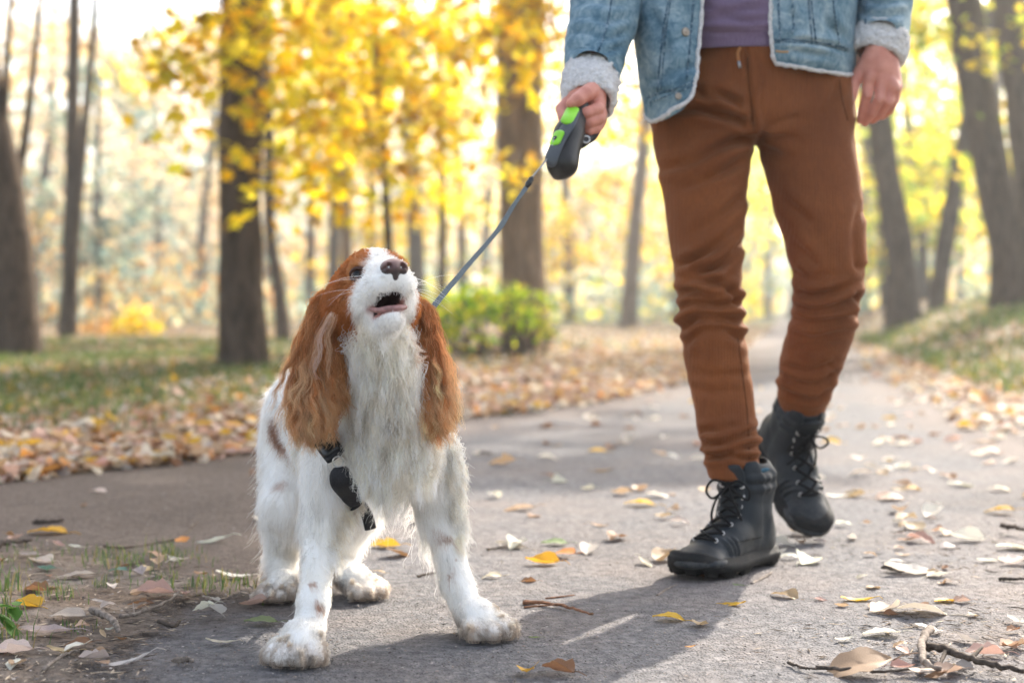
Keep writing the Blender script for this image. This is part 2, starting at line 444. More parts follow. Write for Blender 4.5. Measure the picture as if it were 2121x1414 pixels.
LEAF = leaf_mat('autumn leaf', 'col', 0.68, vein=False)
t = NT('bark', 0.95, 0.1)
v = t.coord('Object', (1, 1, 0.22)); n = t.noise(16, 6, 0.7, vec=v, dist=0.6); n2 = t.noise(2.2, 4, vec=t.coord())
c = t.mix(n2, t.ramp(n, [(0.32, (0.034, 0.025, 0.018)), (0.68, (0.155, 0.112, 0.080))]), t.ramp(n, [(0.32, (0.042, 0.032, 0.023)), (0.68, (0.135, 0.102, 0.076))]))
t.base(c); t.bump(n, 1.0, 0.05)
BARK = t.m
t = NT('hazed bark', 0.95, 0.1)  # lighter copy of the bark, haze and flare put into its colour
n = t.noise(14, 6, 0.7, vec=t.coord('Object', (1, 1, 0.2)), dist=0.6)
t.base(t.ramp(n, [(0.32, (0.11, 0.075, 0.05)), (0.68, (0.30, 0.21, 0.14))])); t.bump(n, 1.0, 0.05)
HAZEBARK = t.m
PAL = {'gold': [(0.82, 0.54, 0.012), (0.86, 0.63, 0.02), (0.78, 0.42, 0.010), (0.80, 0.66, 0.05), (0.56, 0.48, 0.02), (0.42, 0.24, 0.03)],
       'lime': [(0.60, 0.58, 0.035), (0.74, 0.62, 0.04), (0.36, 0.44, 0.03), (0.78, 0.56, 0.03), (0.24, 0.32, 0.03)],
       'pale': [(0.70, 0.56, 0.36), (0.74, 0.62, 0.46), (0.60, 0.46, 0.30), (0.62, 0.58, 0.40), (0.74, 0.54, 0.24)],  # far leaves, paled so the colour itself carries haze
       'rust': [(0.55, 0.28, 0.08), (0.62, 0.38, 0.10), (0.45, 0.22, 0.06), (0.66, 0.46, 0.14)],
       'teal': [(0.24, 0.32, 0.27), (0.32, 0.39, 0.30), (0.40, 0.44, 0.30), (0.18, 0.26, 0.24)],  # far leaves, greyed so the colour itself carries bluish haze
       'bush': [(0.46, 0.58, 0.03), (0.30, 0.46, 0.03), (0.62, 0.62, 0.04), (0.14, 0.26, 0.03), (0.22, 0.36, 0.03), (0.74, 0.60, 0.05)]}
def colours(n, pal, rs):
    p = np.array(PAL[pal]); c = p[rs.integers(0, len(p), n)]
    return np.clip(c * rs.uniform(0.75, 1.2, (n, 1)) * rs.uniform(0.93, 1.07, (n, 3)), 0, 0.9)

def blob_leaves(blobs, rs, per, flat=0.55, cluster=9, spread=0.16):
    """Leaf positions: clumps scattered in each blob (centre, radius), hanging in layers."""
    out = []
    for c, r in blobs:
        m = max(1, int(per * r ** 2))
        d = nrm(rs.normal(size=(m, 3))) * (rs.random((m, 1)) ** 0.45) * r * np.array((1.0, 1.0, flat))
        cc = np.asarray(c) + d
        q = np.repeat(cc, cluster, 0) + rs.normal(size=(m * cluster, 3)) * np.array((spread, spread, spread * 0.55))
        q[:, 2] -= np.hypot(*(q - np.repeat(cc, cluster, 0))[:, :2].T) * 0.35
        out.append(q)
    return np.vstack(out)

def trunk_arrays(pts, rads, seg=14, flare=1.45, seed=0, n=26):
    p = spline(pts, n); r = np.interp(np.linspace(0, 1, n), np.linspace(0, 1, len(rads)), rads)
    h = np.linspace(0, 1, n); L = np.linalg.norm(p[-1] - p[0])
    r = r * (1 + (flare - 1) * np.exp(-h * L / 0.45))
    v, f, tr = tube_arrays(p, r, seg)
    k = vnoise(v, 2.2, seed)[:, None] * 0.10 + vnoise(v * np.array((1, 1, .3)), 9, seed + 3)[:, None] * 0.06
    ax = np.vstack([np.repeat(p, seg, 0), p[0], p[-1]])
    return ax + (v - ax) * (1 + k), f, tr

def tree(label, pts, rads, blobs=(), pal='gold', per=60, size=0.11, shape=MAPLE, limbs=(), cat='tree', group=None, seed=0, name='deciduous_tree', cluster=9, spread=0.16, flat=0.55, seg=14, bark=None):
    """pts: trunk axis from the ground up; limbs: (polyline, base radius); blobs: crown clumps."""
    rs = np.random.default_rng(100 + seed)
    pts = np.asarray(pts, float)
    root = empty(name, pts[0], label, cat, group)
    p0 = pts.copy(); p0[0, 2] -= 0.25
    v, f, tr = trunk_arrays(p0, rads, seg, seed=seed)
    link('trunk', mesh('trunk', v, [f, tr]), bark or BARK, root)
    for L, r in limbs:
        L = spline(L, 14); v, f, tr = tube_arrays(L, np.linspace(r, r * 0.25, 14), 7)
        link('limb', mesh('limb', v, [f, tr]), bark or BARK, root)
    if len(blobs):
        q = blob_leaves(blobs, rs, per, flat, cluster, spread)
        keep = ~sunlit(landing(q)) & (q[:, 1] > 5.2)
        q = q[keep]
        nor = rs.normal(size=(len(q), 3)) * 0.8 + np.array((0, 0, 1.0))
        leaf_cloud('crown', q, rs.uniform(0.65, 1.25, len(q)) * size, nor, colours(len(q), pal, rs), LEAF, shape, root, rs=rs)
    return root

def G(px, py, Y):                                   # a foot point on the ground at depth Y in direction px
    p = P(px, py, Y); p[2] = surf_h(p[0], p[1])[0]; return p
def up_to(px, Y, z):                                # a point at height z in direction px
    x = P(px, 640, Y)[0]; return np.array((x, Y, z))

# the trees one can pick out, left to right
tree('dark thick trunk leaning inwards at the left edge, forking thin stems above', [G(38, 742, 14.1), P(30, 560, 14.1), P(2, 330, 14.1), P(-30, 150, 14.0), P(-60, -250, 13.8), P(-60, -800, 13.6)], [.21, .20, .17, .14, .12, .07],
     [(P(-350, -500, 14), 2.2), (P(-200, -900, 15), 2.4), (P(-700, -300, 13), 2.0), (P(60, -420, 14), 1.0)], 'gold', per=26, seed=1,
     limbs=[([P(22, 470, 14.1), P(50, 300, 14.3), P(70, 140, 14.4), P(88, -60, 14.5), P(110, -350, 14.5)], .055), ([P(5, 350, 14.1), P(12, 180, 14), P(22, 0, 13.9), P(30, -250, 13.8)], .05)])
tree('dark trunk cut by the left edge, half hidden behind the leaning trunk', [G(-14, 735, 16.5), P(-16, 560, 16.5), P(-40, 300, 16.5), P(-80, -200, 16.5)], [.17, .16, .14, .09],
     [(P(-260, -420, 17), 2.2)], 'gold', per=22, seed=2)
tree('slim brown twin-stemmed tree standing alone beyond the left lawn', [G(138, 704, 22.6), P(146, 540, 22.6), P(150, 300, 22.6), P(152, 120, 22.6), P(158, -180, 22.6), P(160, -500, 22.5)], [.15, .13, .115, .10, .085, .05],
     [(P(150, -560, 22.6), 2.2), (P(330, -420, 23), 1.9)], 'gold', per=14, seed=3, size=.12,
     limbs=[([P(144, 600, 22.5), P(160, 430, 22.4), P(178, 230, 22.4), P(194, 60, 22.4), P(205, -200, 22.4), P(215, -450, 22.4)], .10)])
big = [(P(x, y, Y), r) for x, y, Y, r in ((505, 30, 9.9, .42), (450, 130, 9.6, .38), (560, 150, 9.8, .36), (400, 40, 10.2, .35), (600, 40, 10, .5), (520, 250, 9.7, .3), (640, 230, 10.4, .45), (565, 330, 9.6, .22),
       (540, 430, 9.5, .14), (470, 310, 9.5, .14), (700, 120, 10.6, .55), (380, 140, 9.9, .22), (560, 390, 9.6, .14), (430, 215, 9.6, .22), (490, -160, 10, .7), (700, -150, 10.8, .8), (300, -170, 10.6, .6), (610, 345, 10, .25), (345, 60, 10.2, .14))]
tree('thick brown trunk behind the dog with yellow leaves hanging in front of it', [G(508, 772, 10.85), P(500, 660, 10.85), P(498, 480, 10.85), P(497, 300, 10.85), P(500, 60, 10.85), P(512, -200, 10.8), P(520, -900, 10.7)], [.185, .165, .165, .16, .165, .15, .10],
     big + [(np.array((-2.5, 12, 6.5)), 1.9), (np.array((-.6, 13, 7.5)), 2.0)], 'gold', per=50, seed=4, size=.115,
     limbs=[([P(500, 120, 10.8), P(560, -20, 10.4), P(660, -120, 10.2), P(800, -160, 10.2)], .06), ([P(498, 60, 10.8), P(440, -40, 10.2), P(360, -90, 10.2)], .05), ([P(497, 200, 10.8), P(540, 240, 9.9), P(575, 330, 9.6)], .018), ([P(500, 100, 10.8), P(430, 120, 9.9), P(390, 135, 9.8)], .02)])
tree('slim crooked trunk just right of the thick brown trunk', [G(590, 706, 21), P(582, 640, 21), P(572, 560, 21), P(560, 470, 21), P(556, 250, 21), P(545, -100, 21)], [.12, .10, .09, .085, .08, .05],
     [(P(600, 20, 21), 1.6), (P(480, -200, 21), 1.6)], 'gold', per=14, seed=5, size=.12)
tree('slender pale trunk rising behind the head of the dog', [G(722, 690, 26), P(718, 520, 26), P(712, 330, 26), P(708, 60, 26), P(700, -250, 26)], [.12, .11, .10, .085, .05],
     [(P(x, y, 25), r) for x, y, r in ((690, 150, 1.7), (800, 60, 1.5), (640, 330, 1.2), (760, 330, 1.3), (560, 250, 1.0))], 'gold', per=26, seed=6, size=.13, bark=HAZEBARK)
tree('slender dark trunk between the dog and the thick pale trunk', [G(914, 700, 23), P(916, 540, 23), P(915, 330, 23), P(908, 100, 23), P(905, -200, 23)], [.075, .07, .065, .06, .04],
     [(P(x, y, 22), r) for x, y, r in ((900, 60, 1.3), (840, 260, 1.2), (960, 180, .9), (780, 180, 1.2), (880, 380, .8))], 'gold', per=24, seed=7, size=.13)
mid = [(P(x, y, Y), r) for x, y, Y, r in ((700, 260, 12, .55), (780, 120, 12.5, .6), (760, 350, 12, .42), (860, 230, 12, .5), (850, 60, 12.4, .55), (930, 320, 12.4, .35), (660, 400, 11.6, .32), (800, 420, 11.8, .25), (740, 20, 12, .6), (930, 100, 12.6, .45), (620, 330, 11.4, .35), (900, 400, 12, .16))]
tree('slim tree with a broad spray of bright yellow leaves left of the leash', [G(800, 720, 15.5), P(806, 600, 15.4), P(800, 420, 15.2), P(785, 200, 14.8), P(770, -80, 14.5), P(760, -400, 14.5)], [.055, .05, .05, .045, .04, .025],
     mid, 'gold', per=46, seed=8, size=.115, limbs=[([P(795, 350, 15), P(750, 280, 13.5), P(690, 240, 12)], .03), ([P(785, 200, 14.8), P(850, 120, 13.4), P(900, 80, 12.4)], .03)])
top = [(P(x, y, Y), r) for x, y, Y, r in ((1040, 50, 14.5, .55), (1120, 90, 14.2, .45), (1090, -40, 14, .7), (1000, 20, 14.4, .4), (1150, 40, 14.4, .4), (1070, 170, 14.2, .28), (1110, 165, 14.2, .2), (1060, 335, 14.5, .2), (1085, 330, 14.4, .22), (1055, 370, 14.5, .13), (960, -60, 14.4, .6), (1240, -80, 14.6, .6), (1290, 150, 14.6, .35), (1330, 250, 14.8, .16))]
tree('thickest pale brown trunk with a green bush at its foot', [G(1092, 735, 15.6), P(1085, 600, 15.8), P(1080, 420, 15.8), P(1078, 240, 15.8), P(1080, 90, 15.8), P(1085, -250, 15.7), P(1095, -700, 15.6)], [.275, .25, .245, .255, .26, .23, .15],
     top + [(np.array((1.5, 17, 7.5)), 2.4), (np.array((4.5, 16, 8.0)), 2.3), (np.array((6.0, 13, 6.8)), 1.8)], 'gold', per=46, seed=9, size=.125, bark=HAZEBARK,
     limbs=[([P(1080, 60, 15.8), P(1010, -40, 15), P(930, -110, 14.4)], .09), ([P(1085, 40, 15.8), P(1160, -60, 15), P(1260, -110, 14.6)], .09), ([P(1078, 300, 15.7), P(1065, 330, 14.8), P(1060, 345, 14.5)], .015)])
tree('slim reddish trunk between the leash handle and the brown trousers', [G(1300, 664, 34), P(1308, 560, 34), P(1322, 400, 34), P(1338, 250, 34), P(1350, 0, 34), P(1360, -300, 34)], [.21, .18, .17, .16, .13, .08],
     [(P(1330, -60, 34), 3.0), (P(1250, 80, 34), 1.8), (P(1480, -50, 34), 2.5)], 'gold', per=10, seed=10, size=.17, bark=HAZEBARK)
tree('dark trunk below the hanging hand, leaning slightly left', [G(1876, 636, 21), P(1866, 540, 21), P(1843, 400, 21), P(1822, 250, 21), P(1800, 80, 21), P(1775, -200, 21), P(1760, -500, 21)], [.235, .215, .20, .19, .18, .15, .08],
     [(P(1850, -120, 20), 1.3), (P(1920, 40, 20), .9), (P(1960, -260, 20), 1.6), (P(1700, -300, 20), 1.6)], 'lime', per=24, seed=11, size=.13)
tree('slanting slim trunk crossing behind the big right-hand trunk', [G(1938, 632, 22.5), P(1950, 560, 22.5), P(1972, 420, 22.5), P(2003, 270, 22.5), P(2045, 80, 22.5), P(2080, -150, 22.5)], [.15, .14, .135, .13, .12, .08],
     [(P(1930, 300, 23.5), .8), (P(1900, 420, 24), .8), (P(1960, 200, 23.5), .8), (P(2090, -200, 22), 1.6)], 'lime', per=24, seed=12, size=.13)
tree('long dark trunk leaning left with a straight clean stem near the right edge', [G(2112, 622, 17.5), P(2090, 520, 17.5), P(2058, 380, 17.5), P(2026, 200, 17.5), P(2000, 30, 17.5), P(1975, -180, 17.5), P(1950, -500, 17.4)], [.26, .24, .225, .22, .215, .18, .10],
     [(P(2060, 90, 17), .6), (P(1900, 60, 16.5), .55), (P(1950, -160, 17), 1.4), (P(2000, 350, 18.5), .4)], 'lime', per=34, seed=13, size=.12)
tree('dark trunk cut by the right edge of the view, leaning left', [G(2165, 615, 16.5), P(2150, 480, 16.5), P(2128, 300, 16.5), P(2108, 130, 16.5), P(2092, 0, 16.5), P(2070, -300, 16.5)], [.22, .21, .20, .20, .19, .12],
     [(P(2130, 250, 17.5), .4), (P(2120, -150, 16.5), 1.3), (P(2250, 100, 16), 1.2)], 'lime', per=30, seed=14, size=.12)
# tall crowns out of the frame to the right and behind, whose shade dapples the left of the path
tree('tall yellow tree on the right bank', [(6.6, 10.5, 0.3), (6.5, 10.6, 3), (6.2, 10.8, 6), (6.0, 11, 8)], [.2, .17, .12, .05],
     [(np.array((3.6, 10.2, 5.6)), 1.5), (np.array((2.3, 10.6, 6.2)), 1.5), (np.array((5.2, 11.5, 7.2)), 2.0), (np.array((1.0, 11.0, 6.6)), 1.5), (np.array((3.2, 12.5, 7.0)), 1.7)], 'gold', per=46, seed=15, size=.125, group='trees beside the path')

# bush at the foot of the thick pale trunk
rs = np.random.default_rng(55)
bush = empty('bush', G(1010, 745, 12.6), 'yellow-green leafy bush with twiggy base at the foot of the thick pale trunk', 'bush')
bl = [(P(x, y, Y), r) for x, y, Y, r in ((960, 640, 12.6, .26), (1040, 625, 12.6, .26), (1095, 650, 12.8, .22), (930, 676, 12.4, .18), (1010, 690, 12.5, .12), (1125, 668, 12.8, .12), (890, 610, 12.7, .10), (1130, 620, 12.9, .10), (985, 605, 12.7, .18), (1065, 610, 12.7, .14), (905, 640, 12.6, .14))]
q = blob_leaves(bl, rs, 400, 0.85, 6, 0.07)
leaf_cloud('foliage', q, rs.uniform(.05, .10, len(q)), rs.normal(size=(len(q), 3)) + np.array((0, -.3, .9)), colours(len(q), 'bush', rs), LEAF, OVAL, bush, rs=rs)
st = []
for i in range(60):
    a = P(rs.uniform(915, 1125), 745, 12.6 + rs.uniform(-.15, .15)); a[2] = -0.02
    b = a + np.array((rs.uniform(-.25, .25), rs.uniform(-.15, .15), rs.uniform(.25, .6)))
    st.append(tube_arrays(spline([a, (a + b) / 2 + rs.normal(size=3) * .03, b], 6), np.linspace(.012, .004, 6), 5))
v, f = join(st); o = link('stem', mesh('stem', v, f), BARK, bush); o['kind'] = 'stuff'
# small yellow-leaved sapling cluster at the far left lawn edge
for i, (px, py, Y, r, lab) in enumerate(((285, 660, 24.5, .42, 'small golden shrub on the far left lawn'), (215, 672, 25.5, .32, 'low tan shrub beside the twin-stemmed tree'))):
    b = empty('shrub', G(px, 700, Y), lab, 'shrub')
    q = blob_leaves([(P(px, py, Y), r), (P(px + 25, py + 18, Y), r * .7), (P(px - 20, py + 20, Y), r * .7)], rs, 190, .8, 5, .07)
    leaf_cloud('foliage', q, rs.uniform(.08, .14, len(q)), rs.normal(size=(len(q), 3)) + (0, 0, .6), colours(len(q), 'gold' if i == 0 else 'rust', rs), LEAF, OVAL, b, rs=rs)
    link('stem', mesh('stem', *join([tube_arrays([G(px, 700, Y) - (0, 0, .1), P(px, py, Y)], [.02, .01], 5)])), BARK, b)

# ------------------------------------------------------------------ the wood behind
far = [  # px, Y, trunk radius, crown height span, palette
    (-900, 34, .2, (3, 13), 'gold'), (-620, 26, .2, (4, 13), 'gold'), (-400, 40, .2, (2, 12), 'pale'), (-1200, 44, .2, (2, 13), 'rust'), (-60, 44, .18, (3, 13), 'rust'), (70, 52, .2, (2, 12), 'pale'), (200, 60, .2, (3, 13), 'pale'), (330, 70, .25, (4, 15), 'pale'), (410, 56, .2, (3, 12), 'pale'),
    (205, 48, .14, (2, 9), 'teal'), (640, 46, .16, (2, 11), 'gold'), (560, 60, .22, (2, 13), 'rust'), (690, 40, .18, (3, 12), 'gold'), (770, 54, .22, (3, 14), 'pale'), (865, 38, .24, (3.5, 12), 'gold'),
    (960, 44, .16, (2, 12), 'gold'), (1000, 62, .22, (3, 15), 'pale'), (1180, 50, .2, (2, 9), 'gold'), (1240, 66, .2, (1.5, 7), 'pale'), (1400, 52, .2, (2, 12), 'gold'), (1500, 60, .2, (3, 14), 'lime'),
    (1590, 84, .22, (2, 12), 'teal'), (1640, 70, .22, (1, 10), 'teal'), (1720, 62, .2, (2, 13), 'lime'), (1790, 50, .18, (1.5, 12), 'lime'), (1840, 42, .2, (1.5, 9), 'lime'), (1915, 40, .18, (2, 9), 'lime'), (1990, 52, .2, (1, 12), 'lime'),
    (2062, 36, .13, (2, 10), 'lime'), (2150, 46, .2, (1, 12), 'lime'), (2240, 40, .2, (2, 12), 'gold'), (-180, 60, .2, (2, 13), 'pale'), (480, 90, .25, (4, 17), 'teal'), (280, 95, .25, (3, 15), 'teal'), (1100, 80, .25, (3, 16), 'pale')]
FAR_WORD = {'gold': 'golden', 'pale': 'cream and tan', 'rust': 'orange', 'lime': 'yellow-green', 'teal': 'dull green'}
MARKS = [(40, 'the leaning trunk at left'), (-900, 'the lawn edge'), (145, 'the twin-stemmed tree'), (505, 'the thick brown trunk'), (714, 'the slender pale trunk'), (915, 'the slender dark trunk'), (1082, 'the thickest pale trunk'), (1310, 'the slim reddish trunk'), (1560, 'the trouser legs'), (1850, 'the dark trunk below the hand'), (1960, 'the slanting slim trunk'), (2070, 'the long leaning trunk')]
def far_key(q):
    k = min(MARKS, key=lambda m: abs(m[0] - q[0])); return (q[4], 'left of ' if q[0] < k[0] else 'right of ', k[1])
FAR_LABEL = []
for q in far:
    same = sorted([f for f in far if far_key(f) == far_key(q)], key=lambda f: f[1]); k = far_key(q)
    how = '' if len(same) == 1 else 'nearer ' if same[0] is q else 'farthest ' if same[-1] is q else 'middle '
    FAR_LABEL.append(how + 'hazy ' + FAR_WORD[k[0]] + ' tree far off ' + k[1] + k[2])
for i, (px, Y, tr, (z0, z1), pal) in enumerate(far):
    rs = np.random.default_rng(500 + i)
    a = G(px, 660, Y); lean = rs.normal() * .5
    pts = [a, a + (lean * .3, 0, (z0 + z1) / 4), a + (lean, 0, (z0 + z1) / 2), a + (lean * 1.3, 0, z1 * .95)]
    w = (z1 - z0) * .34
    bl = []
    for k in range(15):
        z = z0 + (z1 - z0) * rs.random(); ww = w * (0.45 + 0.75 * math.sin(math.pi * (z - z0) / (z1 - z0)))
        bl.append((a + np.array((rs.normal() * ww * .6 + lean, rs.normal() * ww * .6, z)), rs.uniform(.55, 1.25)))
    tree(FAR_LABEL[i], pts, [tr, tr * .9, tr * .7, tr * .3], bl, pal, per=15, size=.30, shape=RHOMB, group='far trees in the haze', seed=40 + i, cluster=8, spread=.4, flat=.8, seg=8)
# undergrowth and the massed wood beyond it
rs = np.random.default_rng(77)
def mass(name, n, x0, x1, y0, y1, zf, pals, size, flat=.7):
    m = n // 14
    c = np.c_[rs.uniform(x0, x1, m), rs.uniform(y0, y1, m), np.zeros(m)]
    k = vnoise(np.c_[c[:, :2], np.zeros(m)], .12, 3) * .5 + .5
    c[:, 2] = rs.random(m) ** 1.3 * zf * (0.35 + 0.9 * k) + .1
    q = np.repeat(c, 14, 0) + rs.normal(size=(m * 14, 3)) * np.array((.55, .55, .4)) * (size / .3)
    q[:, 2] = np.abs(q[:, 2])
    pk = np.clip((vnoise(c, .07, 9) * .5 + .5 + rs.normal(size=m) * .12) * len(pals), 0, len(pals) - 1).astype(int)
    left = ['pale', 'teal', 'pale', 'teal', 'rust', 'teal']  # thicker haze at far left is painted in by these leaf colours
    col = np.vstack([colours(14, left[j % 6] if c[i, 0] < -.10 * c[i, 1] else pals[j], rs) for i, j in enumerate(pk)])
    keep = (q[:, 0] < x_left(q[:, 1]) - .8) | (q[:, 0] > x_right(q[:, 1]) + .8)
    keep &= ~sunlit(landing(q))
    q, col = q[keep], col[keep]
    o = leaf_cloud(name, q, rs.uniform(.7, 1.3, len(q)) * size, rs.normal(size=(len(q), 3)) + (0, 0, .7), col, LEAF, RHOMB, rs=rs)
    return tag(o, kind='stuff')
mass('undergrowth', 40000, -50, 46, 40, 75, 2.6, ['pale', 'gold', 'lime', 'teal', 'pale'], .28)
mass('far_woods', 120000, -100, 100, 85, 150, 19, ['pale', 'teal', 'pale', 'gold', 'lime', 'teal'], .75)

# ------------------------------------------------------------------ haze
def haze_box(density):
    lo = np.array((-140, -4, -1.0)); hi = np.array((140, 165, 24.0))
    v = np.array([[(lo, hi)[(i >> k) & 1][k] for k in range(3)] for i in range(8)])
    f = np.array([(0, 2, 3, 1), (4, 5, 7, 6), (0, 1, 5, 4), (2, 6, 7, 3), (0, 4, 6, 2), (1, 3, 7, 5)])
    m = bpy.data.materials.new('haze'); m.use_nodes = True
    nn = m.node_tree.nodes; nn.remove(nn['Principled BSDF'])
    pv = nn.new('ShaderNodeVolumePrincipled'); pv.inputs['Density'].default_value = density
    pv.inputs['Color'].default_value = (0.90, 0.95, 1.0, 1); pv.inputs['Anisotropy'].default_value = 0.55
    m.node_tree.links.new(pv.outputs[0], nn['Material Output'].inputs['Volume'])
    return tag(link('haze', mesh('haze', v, f, False), m), kind='stuff')
HAZE = haze_box(0.0017)
# ------------------------------------------------------------------ the spaniel
from mathutils.bvhtree import BVHTree
def bvh_of(me):
    dg = [tuple(p.vertices) for p in me.polygons]
    return BVHTree.FromPolygons([v.co.copy() for v in me.vertices], dg)
def hit(bvh, px, py, off=0.0):
    """Point of a surface seen at a pixel, and its normal."""
    d = nrm(P(px, py, 1.0) - CAM)
    loc, n, i, dist = bvh.ray_cast(Vector(CAM), Vector(d))
    if loc is None: return None, None
    n = np.array(n); n = n if n @ d < 0 else -n
    return np.array(loc) + n * off, n

HY, HP = R(22), R(20)
hf = np.array((math.sin(HY) * math.cos(HP), -math.cos(HY) * math.cos(HP), math.sin(HP)))
hu = np.array((-math.sin(HY) * math.sin(HP), math.cos(HY) * math.sin(HP), math.cos(HP)))
hr = np.cross(hf, hu)
HO = P(818, 552, 1.90) - 0.125 * hf
def H(F, Rr, U): return HO + F * hf + Rr * hr + U * hu
HAX = np.array((hf, hr, hu))
down = np.array((0, 0, -1.0)); bodyback = nrm(np.array((-.42, .90, -.05)))
dogF = Field((-.50, 1.80, -.012), (.06, 2.74, .62), .0042)
BONES = []      # a, ra, b, rb, flow, length, lift, wave, clump
def bone(a, ra, b, rb, k, flow, ln, lift=.3, wave=.0, clump=.4, field=True):
    a, b = np.asarray(a, float), np.asarray(b, float)
    if field: dogF.cone(a, ra, b, rb, k)
    BONES.append((a, ra, b, rb, nrm(flow), ln, lift, wave, clump))
# trunk
bone(P(786, 900, 2.12), .088, P(725, 885, 2.28), .092, .03, bodyback + down * .7, .032, .22, .002)
bone(P(725, 885, 2.28), .092, P(665, 862, 2.42), .084, .03, bodyback + down * .8, .030, .2, .001)
bone(P(665, 862, 2.42), .084, P(640, 875, 2.52), .080, .03, bodyback * .5 + down, .032, .22, .001)
bone(P(578, 838, 2.58), .024, P(566, 822, 2.60), .012, .02, (-.6, .4, -.5), .020, .3, .002)
bone(P(800, 945, 2.05), .070, P(795, 980, 2.07), .040, .03, down + np.array((.05, -.25, 0)), .040, .30, .003, .4)
# neck and throat
bone(P(782, 840, 2.10), .082, H(-.025, 0, -.025), .056, .03, down + np.array((0, -.15, 0)), .036, .25, .002, .4)
bone(P(802, 840, 2.02), .052, H(.025, 0, -.06), .034, .025, down + np.array((.05, -.25, 0)), .042, .28, .003, .4)
# fore legs
bone(P(698, 950, 2.08), .050, P(664, 1085, 2.09), .028, .025, down + np.array((0, .3, 0)), .034, .25, .002, .5)
bone(P(664, 1085, 2.09), .026, P(650, 1240, 2.02), .0185, .015, down + np.array((.1, .1, 0)), .015, .3, .001, .4)
bone(P(650, 1240, 2.02), .0185, P(636, 1325, 1.985), .0195, .012, down + np.array((-.1, .0, 0)), .016, .3, .001, .4)
bone(P(882, 950, 2.14), .047, P(914, 1075, 2.16), .027, .025, down + np.array((.15, .3, 0)), .040, .3, .003, .5)
bone(P(914, 1075, 2.16), .026, P(944, 1205, 2.16), .0195, .015, down + np.array((.35, .25, 0)), .024, .35, .002, .45)
bone(P(944, 1205, 2.16), .0195, P(970, 1265, 2.14), .0205, .012, down + np.array((.3, 0, 0)), .018, .35, .001, .4)
# hind legs
bone(P(622, 925, 2.47), .068, P(600, 1045, 2.40), .046, .025, down + bodyback * .4, .034, .25, .002, .5)
bone(P(600, 1045, 2.40), .043, P(588, 1140, 2.48), .022, .02, down + bodyback * .6, .036, .35, .002, .5)
bone(P(588, 1140, 2.48), .022, P(582, 1212, 2.42), .019, .012, down + bodyback * .5, .026, .4, .002, .5)
bone(P(725, 945, 2.46), .066, P(728, 1055, 2.40), .045, .025, down, .034, .25, .002, .5)
bone(P(728, 1055, 2.40), .042, P(708, 1140, 2.49), .022, .02, down + bodyback * .4, .036, .35, .002, .5)
bone(P(708, 1140, 2.49), .022, P(718, 1196, 2.43), .019, .012, down, .02, .3, .001, .5)
PAWS = []
def paw(c, fwd, s=1.0, lift=0.0):
    c = np.asarray(c, float); c[2] = .024 * s + lift; fwd = nrm(fwd); sd = np.cross(fwd, (0, 0, 1.0))
    bone(c - fwd * .006 + (0, 0, .004), .024 * s, c + fwd * .010, .022 * s, .012, fwd * .8 + down * .6, .016, .3, .001, .35)
    for k, (o, e) in enumerate(((-.026, .014), (-.0095, .026), (.0095, .026), (.026, .014))):
        a = c + fwd * (.012 + e * .3) * s + sd * o * .8 * s + (0, 0, -.004 * s); b = c + fwd * (.018 + e) * s + sd * o * s + (0, 0, -.0095 * s)
        bone(a, .0135 * s, b, .0130 * s, .004, fwd * .7 + down, .014, .3, .001, .4)
    PAWS.append((c, sd, fwd))
paw(P(622, 1345, 1.965), (-.12, -1, 0), 1.12); paw(P(990, 1295, 2.11), (.62, -.8, 0), 1.12)
paw(P(583, 1232, 2.385), (-.1, -1, 0), .95); paw(P(738, 1222, 2.395), (.75, -.65, 0), 1.0, .004)
# head
back = -hf
dogF.ell(HO, HAX, (.066, .056, .056), .012)
for a, ra, b, rb, fl, ln, lift in ((H(-.02, 0, .005), .052, H(.028, 0, .020), .040, back, .010, .2), (H(.03, 0, .012), .038, H(.066, 0, .006), .0235, back, .007, .2),
        (H(.064, 0, .004), .0245, H(.108, 0, -.002), .0195, back + down * .2, .0040, .1)):
    bone(a, ra, b, rb, .014, fl, ln, lift)
for s in (1, -1):
    bone(H(.045, s * .018, -.018), .027, H(.102, s * .0140, -.0155), .0180, .010, back + down * .8, .0048, .12)
    bone(H(-.005, s * .034, -.016), .036, H(.045, s * .026, -.024), .027, .014, back + down * .6, .012, .22)
    dogF.cone(H(.045, s * .020, .030), .018, H(.052, s * .030, .028), .012, .012)     # brow
bone(H(.005, 0, -.044), .034, H(.084, 0, -.0605), .0150, .012, back * .6 + down, .007, .2)
bone(H(.06, 0, -.055), .019, H(.088, 0, -.0605), .0135, .008, back * .3 + down, .006, .2)
# open mouth between the lips, lower on its right corner
dogF.cone(H(.070, .003, -.042), .0075, H(.130, -.0015, -.034), .0062, .004, True)
dogF.ell(H(.104, -.001, -.0425), HAX, (.032, .0150, .0062), .003, True)
dogF.cone(H(.075, .020, -.0465), .0035, H(.108, .015, -.0465), .0040, .004, True)
dogF.cone(H(.118, -.0005, -.030), .004, H(.128, -.0005, -.018), .0016, .003, True)   # philtrum
# eye sockets
EYES = [H(.0505, .0250, .0138), H(.0505, -.0250, .0138)]
for e, s in zip(EYES, (1, -1)):
    dogF.cone(e + hf * .004 + hr * s * .004, .0115, e + hf * .010 + hr * s * .012, .0115, .006, True)
